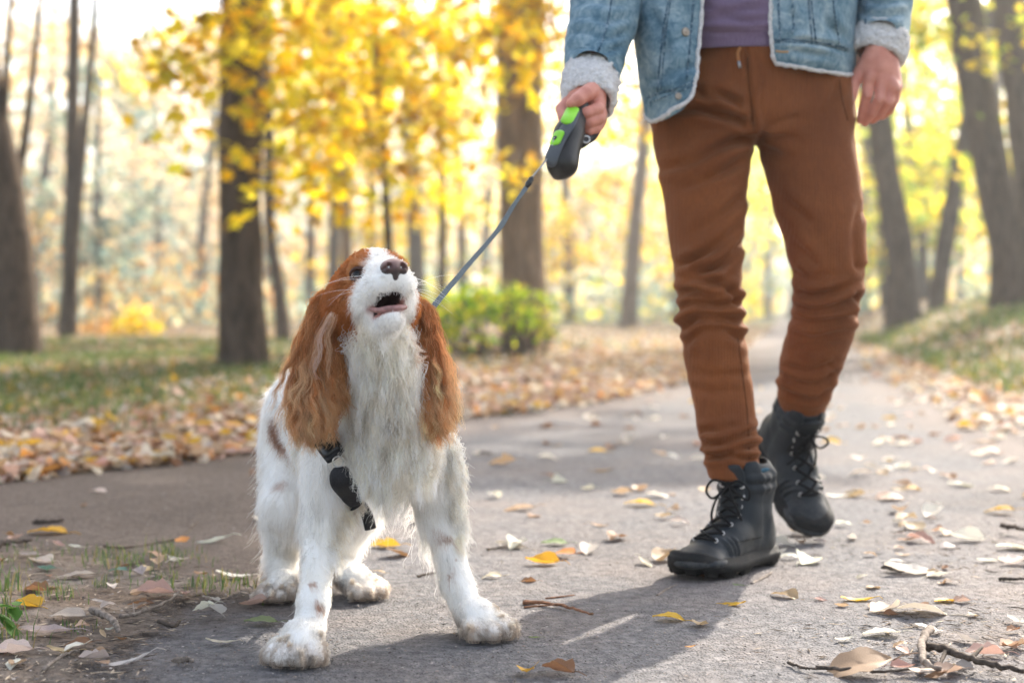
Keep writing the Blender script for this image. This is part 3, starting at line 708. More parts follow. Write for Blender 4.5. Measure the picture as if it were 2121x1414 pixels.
# ears
EARS = {'a': [P(684, 630, 2.02), P(670, 690, 1.985), P(664, 760, 1.965), P(655, 830, 1.955), P(655, 880, 1.955)], 'b': [P(868, 640, 2.06), P(880, 700, 2.035), P(888, 770, 2.025), P(898, 830, 2.02), P(908, 875, 2.02)]}
for s, e in EARS.items():
    rr = [.018, .022, .026, .027, .019] if s == 'a' else [.015, .015, .018, .018, .012]
    for i in range(4):
        m = (e[i] + e[i + 1]) / 2; d = nrm(e[i + 1] - e[i]); fw = nrm(m - CAM); sd = nrm(np.cross(d, fw)); nn = np.cross(sd, d)
        r0 = (rr[i] + rr[i + 1]) / 2
        dogF.ell(m, (d, sd, nn), (np.linalg.norm(e[i + 1] - e[i]) * .85, r0, .011), .010)
        out = sd * (.16 if s == 'a' else -.10)
        bone(e[i], rr[i] * .6, e[i + 1], rr[i + 1] * .6, 0, down + out * (1 if s == 'a' else 1) + np.array((0, -.1, 0)), (.018, .022, .022, .018)[i], .16, .003, .7, field=False)
# the floor cuts the pads flat
sl, x, y, z = dogF.box(dogF.lo, dogF.lo + dogF.h * (dogF.n - 1))
dogF.d[:] = np.maximum(dogF.d, (.0075 - z) + 0 * x + 0 * y)
dog_me = smoothed(dogF.mesh('dog'), 0, 3, .5)

BA = np.array([b[0] for b in BONES]); BB = np.array([b[2] for b in BONES]); BRA = np.array([b[1] for b in BONES]); BRB = np.array([b[3] for b in BONES])
BFL = np.array([b[4] for b in BONES]); BPR = np.array([b[5:9] for b in BONES]); EAR_ID = np.arange(len(BONES)) >= len(BONES) - 8
def weights(p):
    W = np.empty((len(p), len(BONES)), np.float32)
    for i in range(len(BONES)):
        ab = BB[i] - BA[i]; t = np.clip((p - BA[i]) @ ab / (ab @ ab), 0, 1)
        d = np.abs(np.linalg.norm(p - BA[i] - t[:, None] * ab, axis=1) - (BRA[i] + t * (BRB[i] - BRA[i])))
        W[:, i] = 1 / (d + .004) ** 4
    return W / W.sum(1, keepdims=True)

BROWN = np.array((.50, .205, .068)); GOLD = np.array((.72, .44, .20)); WHITE = np.array((.93, .91, .875)); CREAM = np.array((.92, .83, .68)); MUD = np.array((.34, .25, .175))
SPOTS = [(P(575, 900, 2.36), .036, .9), (P(585, 950, 2.34), .030, .9), (P(600, 860, 2.3), .02, .8), (P(945, 1190, 2.13), .015, .95), (P(928, 1184, 2.13), .012, .95), (P(930, 1120, 2.13), .011, .9), (P(948, 1155, 2.13), .007, .8), (P(640, 1165, 2.02), .008, .8), (P(662, 1255, 2.0), .008, .85), (P(650, 1210, 2.01), .006, .7), (P(905, 1115, 2.13), .016, .45), (P(575, 1000, 2.36), .018, .5)]
def dog_colour(p, W):
    q = (p - HO) @ HAX.T
    F, Rr, U = q[:, 0], q[:, 1], q[:, 2]
    n = vnoise(p, 110, 2) * .004 + vnoise(p, 320, 3) * .003
    ear = W[:, EAR_ID].sum(1)
    lim = np.interp(U, [-.08, -.0625, -.038, -.014, .012, .04], [.018, .030, .058, .066, .070, .066])
    m = smooth(-.003, .003, np.abs(Rr) + n - (.007 + .2 * np.clip(F - .03, 0, .1))) * smooth(-.004, .004, lim - F + n) * (F > -.085) * (U > -.085) * (U < .09) * (np.abs(Rr) < .09)
    m = m * smooth(.0, .012, U + .085 + .8 * (F + .05) * 0)
    cre = np.clip(W[:, 4] + W[:, 5] * .5 + W[:, 6] + .3 * W[:, 8], 0, 1) * (.6 + .4 * vnoise(p, 30, 6))
    c = WHITE + (CREAM - WHITE) * cre[:, None] * .75
    for s, r, a in SPOTS:
        k = smooth(r, r * .5, np.linalg.norm(p - s, axis=1) + n * 1.2)[:, None] * a
        c = c + (np.array((.36, .17, .09)) - c) * k
    c = c + (BROWN - c) * np.clip(m, 0, 1)[:, None]
    c = c + (BROWN * 1.0 - c) * np.clip(ear * 1.3, 0, 1)[:, None]
    mudz = .70 * smooth(.040, .010, p[:, 2] + vnoise(p, 60, 4) * .005)[:, None] * (.90 + .1 * vnoise(p, 200, 1))[:, None]
    c = c + (MUD - c) * np.clip(mudz, 0, 1)
    # bare skin of lips and mouth
    mouth = smooth(.0125, .0070, np.abs(U + .0455 + .1 * Rr)) * smooth(.06, .075, F) * smooth(.030, .022, np.abs(Rr - .004))
    inside = (np.abs(Rr - .003) < .0165) & (U < -.027) & (U > -.0505) & (F > .06)
    return c, mouth, inside

dv = verts_of(dog_me).astype(float); dn = normals_of(dog_me).astype(float)
dW = weights(dv); dc, dm, di = dog_colour(dv, dW)
di_ = di & (((dv - HO) @ HAX.T)[:, 0] < .108)
dc2 = dc * .95; dc2 = dc2 + (np.array((.38, .16, .14)) - dc2) * dm[:, None]
dc2[di_ & ((dn @ hf) > -.5)] = (.02, .008, .008)
setcol(dog_me, dc2)
t = NT('dog skin', .65, .3); t.base(t.attr('col')); t.bump(t.noise(300, 3, vec=t.coord()), .3, .002)
dog = link('dog', dog_me, t.m)
tag(dog, 'white and chestnut spaniel with long wavy ears barking with raised muzzle on the path', 'dog')
dbvh = bvh_of(dog_me)

# harness straps lie on the chest
def on_body(pix, off):
    out = []
    for x, y in pix:
        p, n = hit(dbvh, x, y, off); out.append(p)
    return np.array(out)
t = NT('black webbing', .7, .3); n = t.noise(500, 2, vec=t.coord()); t.base(t.ramp(n, [(.3, (.010, .010, .012)), (.7, (.03, .03, .034))])); t.bump(n, .5, .001)
WEB = t.m; HARD = flat_mat('black plastic', (.014, .015, .017), .35, .5)
STEEL = flat_mat('steel', (.55, .54, .52), .3, .5, 1.0, .05)
harness_pix = [[(664, 893), (680, 910), (700, 930), (716, 945)], [(722, 962), (726, 985), (728, 1008), (727, 1030)], [(730, 1030), (740, 1046), (752, 1062), (758, 1085)]]
HPTS = []
harness = empty('dog_harness', tuple(P(720, 960, 2.02)))
tag(harness, 'black webbing harness strapped across the chest of the spaniel', 'harness')
for i, (pix, w, nm) in enumerate(zip(harness_pix, (.0135, .0135, .0085), ('strap', 'chest_pad', 'strap'))):
    p = spline(on_body(pix, .016), 14); HPTS.append(p)
    fw = nrm(p.mean(0) - CAM)
    w = w * 1.15
    if nm == 'chest_pad': w = w * np.array([.55, .85, 1, 1.05, 1.1, 1.12, 1.12, 1.1, 1.05, 1, .95, .85, .7, .5]) 
    tube(nm, p, w, WEB, harness, 10, .26, np.cross(fw, nrm(p[-1] - p[0])))
b0 = HPTS[0][4:12]; fw = nrm(b0.mean(0) - CAM)
tube('buckle', b0 - fw * .003, [.013, .0155, .0155, .0145, .0145, .0155, .0155, .012], HARD, harness, 8, .34, np.cross(fw, nrm(b0[-1] - b0[0])))
rc = (HPTS[0][-1] + HPTS[1][0]) / 2; th = np.linspace(0, 2 * math.pi, 17)
ax1 = np.cross(fw, (0, 0, 1.0)); tube('ring', rc - fw * .004 + .0075 * (np.cos(th)[:, None] * ax1 + np.sin(th)[:, None] * np.array((0, 0, 1.0))), .0011, STEEL, harness, 6)
HPTS = np.vstack(HPTS[:3])

# fur
def hair_mat():
    t = NT('dog fur', .5, .25)
    c = t.attr('col'); t.base(c)
    t.b.inputs['Sheen Weight'].default_value = .0
    tr = t.new('ShaderNodeBsdfTranslucent'); t.l.new(c, tr.inputs[0])
    mx = t.new('ShaderNodeMixShader'); mx.inputs[0].default_value = .6
    t.l.new(t.b.outputs[0], mx.inputs[1]); t.l.new(tr.outputs[0], mx.inputs[2]); t.l.new(mx.outputs[0], t.out.inputs[0])
    return t.m
FUR = hair_mat()
def curves(name, pos, rad, col, mat, parent):
    """pos (n,k,3), rad (k,) or (n,k), col (n,k,3)"""
    n, k = pos.shape[:2]
    h = bpy.data.hair_curves.new(name); h.add_curves([k] * n)
    h.attributes['position'].data.foreach_set('vector', pos.astype(np.float32).ravel())
    a = h.attributes.get('radius') or h.attributes.new('radius', 'FLOAT', 'POINT')
    a.data.foreach_set('value', np.broadcast_to(rad, (n, k)).astype(np.float32).ravel())
    a = h.attributes.new('col', 'FLOAT_COLOR', 'POINT')
    c = np.ones((n, k, 4), np.float32); c[..., :3] = col; a.data.foreach_set('color', c.ravel())
    h.materials.append(mat)
    o = bpy.data.objects.new(name, h); COL.objects.link(o); o.parent = parent
    return o
def field_d(F, p):
    i = np.clip(np.round((p - F.lo) / F.h).astype(int), 0, F.n - 1); return F.d[i[:, 0], i[:, 1], i[:, 2]]
def sample_surface(me, n, dens, rs):
    me.calc_loop_triangles()
    tri = np.empty(len(me.loop_triangles) * 3, np.int32); me.loop_triangles.foreach_get('vertices', tri); tri = tri.reshape(-1, 3)
    v = verts_of(me).astype(float); N = normals_of(me).astype(float)
    ar = .5 * np.linalg.norm(np.cross(v[tri[:, 1]] - v[tri[:, 0]], v[tri[:, 2]] - v[tri[:, 0]]), axis=1) * dens[tri].mean(1)
    idx = rs.choice(len(tri), n, p=ar / ar.sum())
    b = rs.dirichlet((1, 1, 1), n)
    return (v[tri[idx]] * b[..., None]).sum(1), nrm((N[tri[idx]] * b[..., None]).sum(1))
def make_fur(n, seed, K=9):
    rs = np.random.default_rng(seed)
    q = (dv - HO) @ HAX.T
    dens = np.ones(len(dv)); headw = (np.linalg.norm(dv - HO, axis=1) < .14)
    dens[headw] *= 2.6; dens *= 1 + 1.2 * dW[:, EAR_ID].sum(1)
    dens *= 1 - .45 * dW[:, [4, 6]].sum(1) + 1.6 * (dv[:, 2] < .08)
    dens[dm > .35] = 0; dens[di_] = 0
    for e in EYES: dens[np.linalg.norm(dv - e, axis=1) < .0175] = 0
    dens[np.linalg.norm(dv - H(.124, 0, .0), axis=1) < .018] = 0
    dens[dn[:, 2] < -.95] *= .3
    dens[dv[:, 2] < .011] = 0
    root, nor = sample_surface(dog_me, n, dens, rs)
    W = weights(root); c, _, _ = dog_colour(root, W)
    fl = W @ BFL; pr = W @ BPR
    ln, lift, wave, clump = pr.T
    ear = W[:, EAR_ID].sum(1)
    ln = ln * rs.uniform(.65, 1.15, n) * (1 + .3 * vnoise(root, 35, 5))
    # feathering behind and inside the legs
    behind = (nor @ bodyback); low = smooth(.30, .22, root[:, 2]) * smooth(.045, .10, root[:, 2])
    ln = ln * (1 + 1.3 * low * smooth(.0, .7, behind)); wave = wave + .003 * low * smooth(0, .7, behind)
    near = np.min(np.linalg.norm(root[:, None] - HPTS[None, ::2], axis=2), axis=1)
    ln = np.where(near < .026, ln * .28, ln)
    # long belly fringe under the chest
    under = smooth(-.1, -.7, nor[:, 2]) * smooth(.12, .2, root[:, 2]); ln = ln * (1 + .25 * under * (1 - ear))
    muz = ((root - HO) @ HAX.T)
    tl = lift + rs.normal(size=n) * .07
    d0 = fl - nor * (fl * nor).sum(1, keepdims=True); d0 = nrm(nrm(d0) + nor * tl[:, None] + rs.normal(size=(n, 3)) * .10)
    s = np.linspace(0, 1, K); pos = np.empty((n, K, 3)); pos[:, 0] = root - nor * .001
    droop = smooth(.02, .06, ln)[:, None]
    for k in range(1, K):
        d = nrm(d0 + (nrm(fl) * .8 + down * .5) * droop * s[k] * 1.3)
        pos[:, k] = pos[:, k - 1] + d * (ln / (K - 1))[:, None]
    # clumps
    m = max(1, n // 34); gi = rs.choice(n, m, replace=False)
    kd = kdtree.KDTree(m)
    for j, g in enumerate(gi): kd.insert(Vector(root[g]), j)
    kd.balance(); near_g = np.array([kd.find(Vector(r))[1] for r in root]); g = gi[near_g]
    # waves share their clump's phase
    ph = (rs.random(m) * 6.28)[near_g] + rs.normal(size=n) * .35; wl = (.030 + .018 * rs.random(m))[near_g]
    side = nrm(np.cross(d0[g], nor[g])); up = nor[g]
    for k in range(1, K):
        a = (wave * s[k] ** .8)[:, None]; th = 2 * math.pi * (s[k] * ln / wl) + ph
        pos[:, k] += a * (np.sin(th)[:, None] * side + .7 * np.cos(th)[:, None] * up) - a * (np.sin(ph)[:, None] * side + .7 * np.cos(ph)[:, None] * up) * (1 - s[k])
    gp = pos[g].copy(); gl = np.maximum(ln[g], 1e-4)
    ok = (np.linalg.norm(root - root[g], axis=1) < .02) & (np.abs(ln - ln[g]) < .7 * np.maximum(ln, ln[g]))
    for k in range(1, K):
        w = (np.clip(clump, 0, .9) * s[k] ** 1.1 * ok * rs.uniform(.6, 1.05, n))[:, None]
        pos[:, k] = pos[:, k] * (1 - w) + gp[:, k] * w
    stray = rs.random(n) < .05
    pos[stray] += (nor[stray] * (ln[stray] * .35)[:, None])[:, None] * (s ** 1.5)[None, :, None]
    for k in range(1, K):
        dd = field_d(dogF, pos[:, k]); push = np.clip(.0025 * min(1, k) - dd, 0, .02); pos[:, k] += nor * push[:, None]
        pos[:, k, 2] = np.maximum(pos[:, k, 2], .0065)
    # colour from root to tip
    tip = np.repeat(c[:, None], K, 1)
    j = (rs.normal(size=(n, 1)) * .10 + (rs.normal(size=m) * .09)[near_g][:, None])
    tip = tip * (1 + j)[:, None]
    eg = np.clip(ear, 0, 1)[:, None, None] * (s ** 1.3)[None, :, None]
    low_ear = smooth(.47, .33, root[:, 2] + vnoise(root, 40, 8) * .03)[:, None, None]
    tip = tip + (GOLD * (1 + j[:, None]) - tip) * np.clip(eg * .55 + low_ear * .6 * ear[:, None, None], 0, .92)
    mud = smooth(.045, .015, pos[..., 2])[..., None] * .6
    tip = tip + (MUD * (1 + j[:, None] * 2) - tip) * mud
    r = np.where(ln > .03, .00026, .00020)[:, None] * (1 - .75 * s ** 1.5)[None]
    return pos, r, np.clip(tip, .005, .94)
pos, r, c = make_fur(74000, 21)
curves('fur', pos, r, c, FUR, dog)
# pale lock over the near ear, a curl under the far ear, whiskers
rs = np.random.default_rng(5)
def lock(pix, Y, n, wid, col, name, curl=.004):
    base = spline([P(x, y, Y - .004 * i) for i, (x, y) in enumerate(pix)], 14); s = np.linspace(0, 1, 14)
    off = rs.normal(size=(n, 1, 3)) * wid * (1.1 - .6 * s)[None, :, None]
    ph = rs.random((n, 1)) * 1.5
    w = curl * np.sin(s[None] * 11 + ph)[..., None] * np.array((1, .3, .2)) * s[None, :, None]
    trim = rs.uniform(.6, 1, (n, 1)); k = (s[None] * trim) * 13; i = np.minimum(k.astype(int), 12); f = (k - i)[..., None]
    p = (base[i] * (1 - f) + base[i + 1] * f) + off + w
    cc = np.array(col) * rs.uniform(.8, 1.1, (n, 1, 1)) + np.zeros((n, 14, 3))
    return curves(name, p, .00028 * (1 - .7 * s)[None], np.clip(cc, 0, .9), FUR, dog)
for k, pix in enumerate(([(688, 650), (668, 690), (662, 730), (655, 765), (668, 790)], [(692, 655), (680, 700), (682, 750), (690, 790)], [(682, 652), (658, 700), (652, 740), (644, 780)])):
    lock(pix, 1.93, 24, .0022, ((.74, .58, .48), (.68, .46, .30), (.66, .44, .30))[k], 'ear_lock', .004)
for pix in ([(845, 700), (852, 730), (872, 742), (890, 735)], [(842, 706), (850, 738), (868, 750), (880, 746)], [(850, 700), (866, 722), (886, 728)]):
    lock(pix, 1.975, 34, .0022, (.84, .72, .62), 'ear_lock', .001)

# long wavy locks on ears, chest and the backs of the legs
def locks(name, n, dens, d0, length, strands, rad, amp, wl, c0, c1, seed, zend=None, frizz=.0024, grav=.6, K=13):
    rs = np.random.default_rng(seed)
    root, nor = sample_surface(dog_me, n, dens, rs)
    L = rs.uniform(*length, n)
    if zend is not None: L = np.clip((root[:, 2] - zend(root) - rs.uniform(-.012, .03, n)) * 1.04, .03, length[1])
    d = np.broadcast_to(d0(root) if callable(d0) else np.asarray(d0, float), (n, 3)); d = nrm(nrm(d) + nor * .28 + rs.normal(size=(n, 3)) * .16)
    s = np.linspace(0, 1, K); c = np.empty((n, K, 3)); c[:, 0] = root
    for k in range(1, K):
        d = nrm(d + down * grav * (2.0 / K)); c[:, k] = c[:, k - 1] + d * (L / (K - 1))[:, None]
    side = nrm(np.cross(nor, down) + rs.normal(size=(n, 3)) * .25); ph = rs.uniform(0, 6.28, n); w_ = rs.uniform(*wl, n); a = rs.uniform(.5, 1.15, n) * amp * np.clip(L / .055, .2, 1.3)
    for k in range(1, K):
        th = 2 * math.pi * s[k] * L / w_ + ph
        c[:, k] += (a * s[k] ** .6)[:, None] * (np.sin(th)[:, None] * side + .55 * np.cos(th)[:, None] * nor) - (a * s[k] ** .6)[:, None] * nor * .3
        dd = field_d(dogF, c[:, k]); c[:, k] += nor * np.clip(.004 - dd, 0, .02)[:, None]
    g = np.repeat(np.arange(n), strands); m = len(g)
    off = rs.normal(size=(m, 3)) * rad; fr = rs.normal(size=(m, K, 3)); fr = np.cumsum(fr, 1) * frizz * .35
    prof = (1 - .72 * s ** .9) * (1 + .25 * np.sin(s * 9))
    tr = rs.uniform(.62, 1.0, m) * 0 + rs.beta(5, 1.4, m)
    kk = s[None] * tr[:, None] * (K - 1); i0 = np.minimum(kk.astype(int), K - 2); f = (kk - i0)[..., None]
    base = c[g]; r_ = np.arange(m)[:, None]
    pos = base[r_, i0] * (1 - f) + base[r_, i0 + 1] * f + off[:, None] * prof[None, :, None] + fr * s[None, :, None]
    pos[..., 2] = np.maximum(pos[..., 2], .006)
    a0 = np.asarray(c0(root, rs) if callable(c0) else c0, float); a1 = np.asarray(c1(root, rs) if callable(c1) else c1, float)
    a0 = np.broadcast_to(a0, (n, 3)); a1 = np.broadcast_to(a1, (n, 3)); j = 1 + rs.normal(size=n) * .16
    col = a0[g][:, None] * (1 - s[None, :, None]) + a1[g][:, None] * s[None, :, None]
    col = col * (j[g] * rs.uniform(.88, 1.12, m))[:, None, None]
    return curves(name, pos, .00026 * (1 - .7 * s ** 1.5)[None], np.clip(col, .004, .93), FUR, dog)
earw = dW[:, EAR_ID].sum(1); headx = ((dv - HO) @ HAX.T)[:, 1]
lef = (dv[:, 0] < HO[0] + .03)
camf = (dn * nrm(CAM - dv)).sum(1)
def ear_dir(o): return lambda r: down + np.array((o, -.12, 0)) + np.c_[rs.normal(size=len(r)) * .08, np.zeros(len(r)), np.zeros(len(r))]
def ear_c(r, q): t_ = q.random((len(r), 1)); return np.array((.46, .170, .055)) * (1 - t_) + np.array((.62, .30, .11)) * t_
def ear_t(r, q): t_ = q.random((len(r), 1)); return np.array((.60, .30, .12)) * (1 - t_) + np.array((.90, .70, .45)) * t_
up_l = (earw > .45) & lef & (camf > -.35); up_r = (earw > .45) & ~lef & (camf > -.35)
locks('ear_hair', 360, up_l * (1 + 3 * smooth(.36, .44, dv[:, 2])), ear_dir(.0), (.05, .125), 40, .0034, .0062, (.032, .052), ear_c, ear_t, 61, lambda r: .49 - (925 - 640 - 75 * smooth(652, 690, project(r)[0])) / FPX * 1.96)
locks('ear_hair', 260, up_r * (1 + 3 * smooth(.36, .44, dv[:, 2])), ear_dir(.03), (.05, .125), 40, .0032, .0058, (.030, .048), ear_c, lambda r, q: ear_t(r, q) * 1.08, 62, lambda r: P(905, 915, 2.0)[2])
chest = (dW[:, [4, 6]].sum(1) + .6 * dW[:, 0] + .4 * dW[:, 5]) * (camf > .1) * (earw < .2) * (dv[:, 2] > .24) * (headx < .05)
nearh = np.min(np.linalg.norm(dv[:, None] - HPTS[None, ::3], axis=2), axis=1) < .024
def chest_c(r, q): t_ = q.random((len(r), 1)); return np.array((.96, .945, .91)) * (1 - t_) + np.array((.95, .87, .74)) * t_
locks('chest_hair', 540, chest * ~nearh, down + np.array((.10, -.22, 0)), (.022, .050), 26, .0058, .0048, (.035, .060), chest_c, lambda r, q: chest_c(r, q) * 1.03, 63)
fe = (dW[:, 7] * (dv[:, 2] < .30) + dW[:, 10] * (dv[:, 2] < .30) + dW[:, [8, 11]].sum(1) * (dv[:, 2] > .13)) * smooth(-.2, .4, dn[:, 0] * .8 + dn[:, 1] * .6) * ~nearh
locks('leg_feather', 260, fe, down + np.array((.42, .10, 0)), (.022, .038), 28, .0044, .0034, (.04, .06), chest_c, lambda r, q: chest_c(r, q), 64, grav=.4)
hf_ = dW[:, [13, 14, 16, 17]].sum(1) * smooth(-.1, .5, dn[:, 1] + .3 * np.abs(dn[:, 0]))
locks('leg_feather', 90, hf_, down + np.array((-.30, .35, 0)), (.028, .048), 36, .0026, .0040, (.04, .06), (.90, .87, .83), (.90, .86, .80), 65, grav=.4)
pw = (dv[:, 2] < .045) * (dv[:, 2] > .012) * (camf > -.2) * (dn[:, 2] > -.3)
locks('paw_hair', 45, pw * 1.0, lambda r: down * .5 + nrm(r - np.mean(r, 0)) * .1 + np.array((.05, -.7, .1)), (.010, .018), 34, .0022, .0014, (.02, .03), lambda r, q: np.array((.82, .76, .68)), lambda r, q: np.array((.56, .46, .36)) * q.uniform(.75, 1.2, (len(r), 1)), 66, grav=1.6)
w = []
for s, n in ((1, 5), (-1, 9)):
    for i in range(n):
        a = H(.085 + rs.uniform(-.012, .012), s * .034, -.012 + rs.uniform(-.012, .014)); L = rs.uniform(.045, .075)
        d = nrm(hr * s + hf * rs.uniform(-.5, .3) + hu * rs.uniform(-.2, .6)); u = np.linspace(0, 1, 9)[:, None]
        w.append(a + d * L * u + down * .02 * u ** 2)
curves('whiskers', np.array(w), .00022 * (1 - .7 * np.linspace(0, 1, 9))[None], np.full((len(w), 9, 3), .85), FUR, dog)

# nose
nf = Field(H(.125, 0, 0) - .045, H(.125, 0, 0) + .045, .0011)
nf.ell(H(.118, 0, .001), HAX, (.0135, .0170, .0125), .004)
for s in (1, -1):
    nf.ell(H(.1215, s * .0105, -.001), HAX, (.0105, .0085, .0095), .003)
nf.cone(H(.126, 0, -.004), .0055, H(.121, 0, -.014), .0045, .004)
for s in (1, -1):
    nf.ell(H(.1325, s * .0095, -.0005), HAX, (.0085, .0040, .0048), .0015, True)
    nf.cone(H(.131, s * .0130, -.003), .0016, H(.124, s * .0195, -.0055), .0018, .0015, True)
nf.cone(H(.1335, 0, -.004), .0008, H(.128, 0, -.018), .0008, .001, True)
nme = smoothed(nf.mesh('nose'), 1, 2)
t = NT('nose leather', .32, .5); n = t.voro(900, t.coord()); g = t.new('ShaderNodeSeparateXYZ'); t.l.new(t.coord(), g.inputs[0])
zz = t.math('MULTIPLY', t.math('SUBTRACT', g.outputs[2], float(H(.125, 0, 0)[2] - .012)), 42.0, True)
t.base(t.ramp(zz, [(.15, (.045, .03, .028)), (.55, (.11, .05, .045)), (.95, (.26, .13, .115))])); t.bump(n, .5, .0012)
link('nose', nme, t.m, dog)
# eyes: dark globe, iris, lids
for e, s in zip(EYES, (1, -1)):
    ax = nrm(hf * .76 + hr * s * .64 + hu * .02); u = nrm(hu - ax * (hu @ ax)); v = np.cross(ax, u)
    th = np.linspace(0, math.pi, 13)[:, None]; ph = np.linspace(0, 2 * math.pi, 24, endpoint=False)[None]
    g = e[None, None] + ax * .0022 + .0136 * (np.cos(th)[..., None] * ax + np.sin(th)[..., None] * (np.cos(ph)[..., None] * u + np.sin(ph)[..., None] * v))
    me = mesh('eye', g.reshape(-1, 3), grid_faces(13, 24, True))
    lat = np.repeat(th[:, 0], 24)
    cc = np.where((lat < .30)[:, None], (.003, .003, .003), np.where((lat < .75)[:, None], (.055, .022, .009), (.25, .2, .18)))
    setcol(me, cc)
    if s == 1:
        t = NT('eye', .04, .6); t.base(t.attr('col')); EYE = t.m; t.b.inputs['Specular IOR Level'].default_value = .28
    eo = link('eye', me, EYE, dog)
    for sg, nm in ((1, 'upper_eyelid'), (-1, 'lower_eyelid')):
        a = np.linspace(-1.25, 1.25, 13)
        lid = e + ax * .0022 + .0141 * (np.cos(a)[:, None] * ax * .92 + np.sin(a)[:, None] * v) + u * (sg * (.0075 * np.cos(a * 1.15))[:, None] + .0006)
        tube(nm, lid, .0021 * np.clip(np.cos(a * 1.1) + .45, .3, 1), flat_mat('eyelid', (.085, .04, .03), .5), eo, 8)
# lower lip, tongue
lip = [H(.078, .0245, -.0435), H(.090, .0185, -.0495), H(.0985, .009, -.0505), H(.1000, -.004, -.0500), H(.094, -.0165, -.0465), H(.080, -.0235, -.041)]
tube('lower_lip', spline(lip, 20), .0030 + .0015 * np.sin(np.linspace(0, 3.14, 20)), flat_mat('lip', (.30, .15, .14), .45, .5, 0, .35, 160), dog, 10)
tube('tongue', spline([H(.055, .004, -.054), H(.078, .008, -.0515), H(.09, .011, -.0490), H(.096, .013, -.0495)], 12), [.008, .009, .009, .0085, .008, .008, .0075, .007, .0065, .006, .005, .003], flat_mat('tongue', (.62, .22, .2), .3, .5), dog, 10, .5, hr)
# ------------------------------------------------------------------ the walker
person = empty('person', tuple(np.array((.48, 2.88, 0.0))))
tag(person, 'person walking in faded denim jacket, rust brown trousers and black boots, holding the leash handle', 'person')

# --- trousers: two legs and a seat as stacked ellipses
LEG_R = np.array([  # py, xl, xr, Y, half depth
    (150, 1372, 1562, 2.885, .105), (250, 1351, 1562, 2.875, .102), (300, 1353, 1558, 2.865, .098), (400, 1373, 1547, 2.835, .090), (500, 1387, 1537, 2.80, .083), (560, 1396, 1535, 2.775, .080), (620, 1405, 1537, 2.765, .077),
    (680, 1410, 1540, 2.76, .073), (740, 1418, 1548, 2.755, .073), (800, 1430, 1560, 2.75, .070), (860, 1439, 1566, 2.73, .063), (910, 1449, 1570, 2.705, .058), (950, 1462, 1571, 2.69, .052), (992, 1468, 1573, 2.675, .050)])
LEG_L = np.array([
    (150, 1560, 1755, 2.89, .105), (250, 1562, 1766, 2.885, .102), (300, 1572, 1770, 2.88, .099), (400, 1596, 1783, 2.865, .092), (500, 1625, 1791, 2.85, .086), (560, 1640, 1790, 2.845, .083), (610, 1645, 1785, 2.85, .080),
    (660, 1638, 1775, 2.875, .076), (710, 1624, 1762, 2.915, .074), (760, 1614, 1742, 2.945, .069), (800, 1611, 1726, 2.97, .064), (840, 1614, 1712, 2.995, .056), (880, 1618, 1700, 3.02, .048)])
HIPS = np.array([(60, 1400, 1740, 2.895, .128), (110, 1385, 1752, 2.893, .132), (180, 1364, 1762, 2.89, .130), (250, 1352, 1766, 2.885, .122), (290, 1380, 1745, 2.885, .110)])
def rows3d(T):
    out = []
    for py, a, b, Y, ry in T:
        A, B = P(a, py, Y), P(b, py, Y); out.append(((A[0] + B[0]) / 2, Y, A[2], (B[0] - A[0]) / 2, ry))
    return np.array(out)
def stack(F, T, k, lo=None, hi=None):
    r = rows3d(T); r = r[np.argsort(r[:, 2])]
    sl, x, y, z = F.box(F.lo, F.lo + F.h * (F.n - 1))
    zz = z.ravel(); g = lambda i: np.interp(zz, r[:, 2], r[:, i])[None, None, :]
    cx, cy, rx, ry = g(0), g(1), g(3), g(4)
    qx, qy = (x - cx) / rx, (y - cy) / ry
    l = np.sqrt(qx ** 2 + qy ** 2); gr = np.sqrt((qx / rx) ** 2 + (qy / ry) ** 2) + 1e-6
    d = (l * (l - 1) / gr).astype(np.float32)
    z0, z1 = r[0, 2], r[-1, 2]
    d = np.maximum(d, np.maximum(z0 - z, z - z1))
    F.mix(sl, d, k)
TF = Field((.22, 2.62, .13), (.78, 3.16, 1.10), .006)
stack(TF, LEG_R, .004); stack(TF, LEG_L, .004)
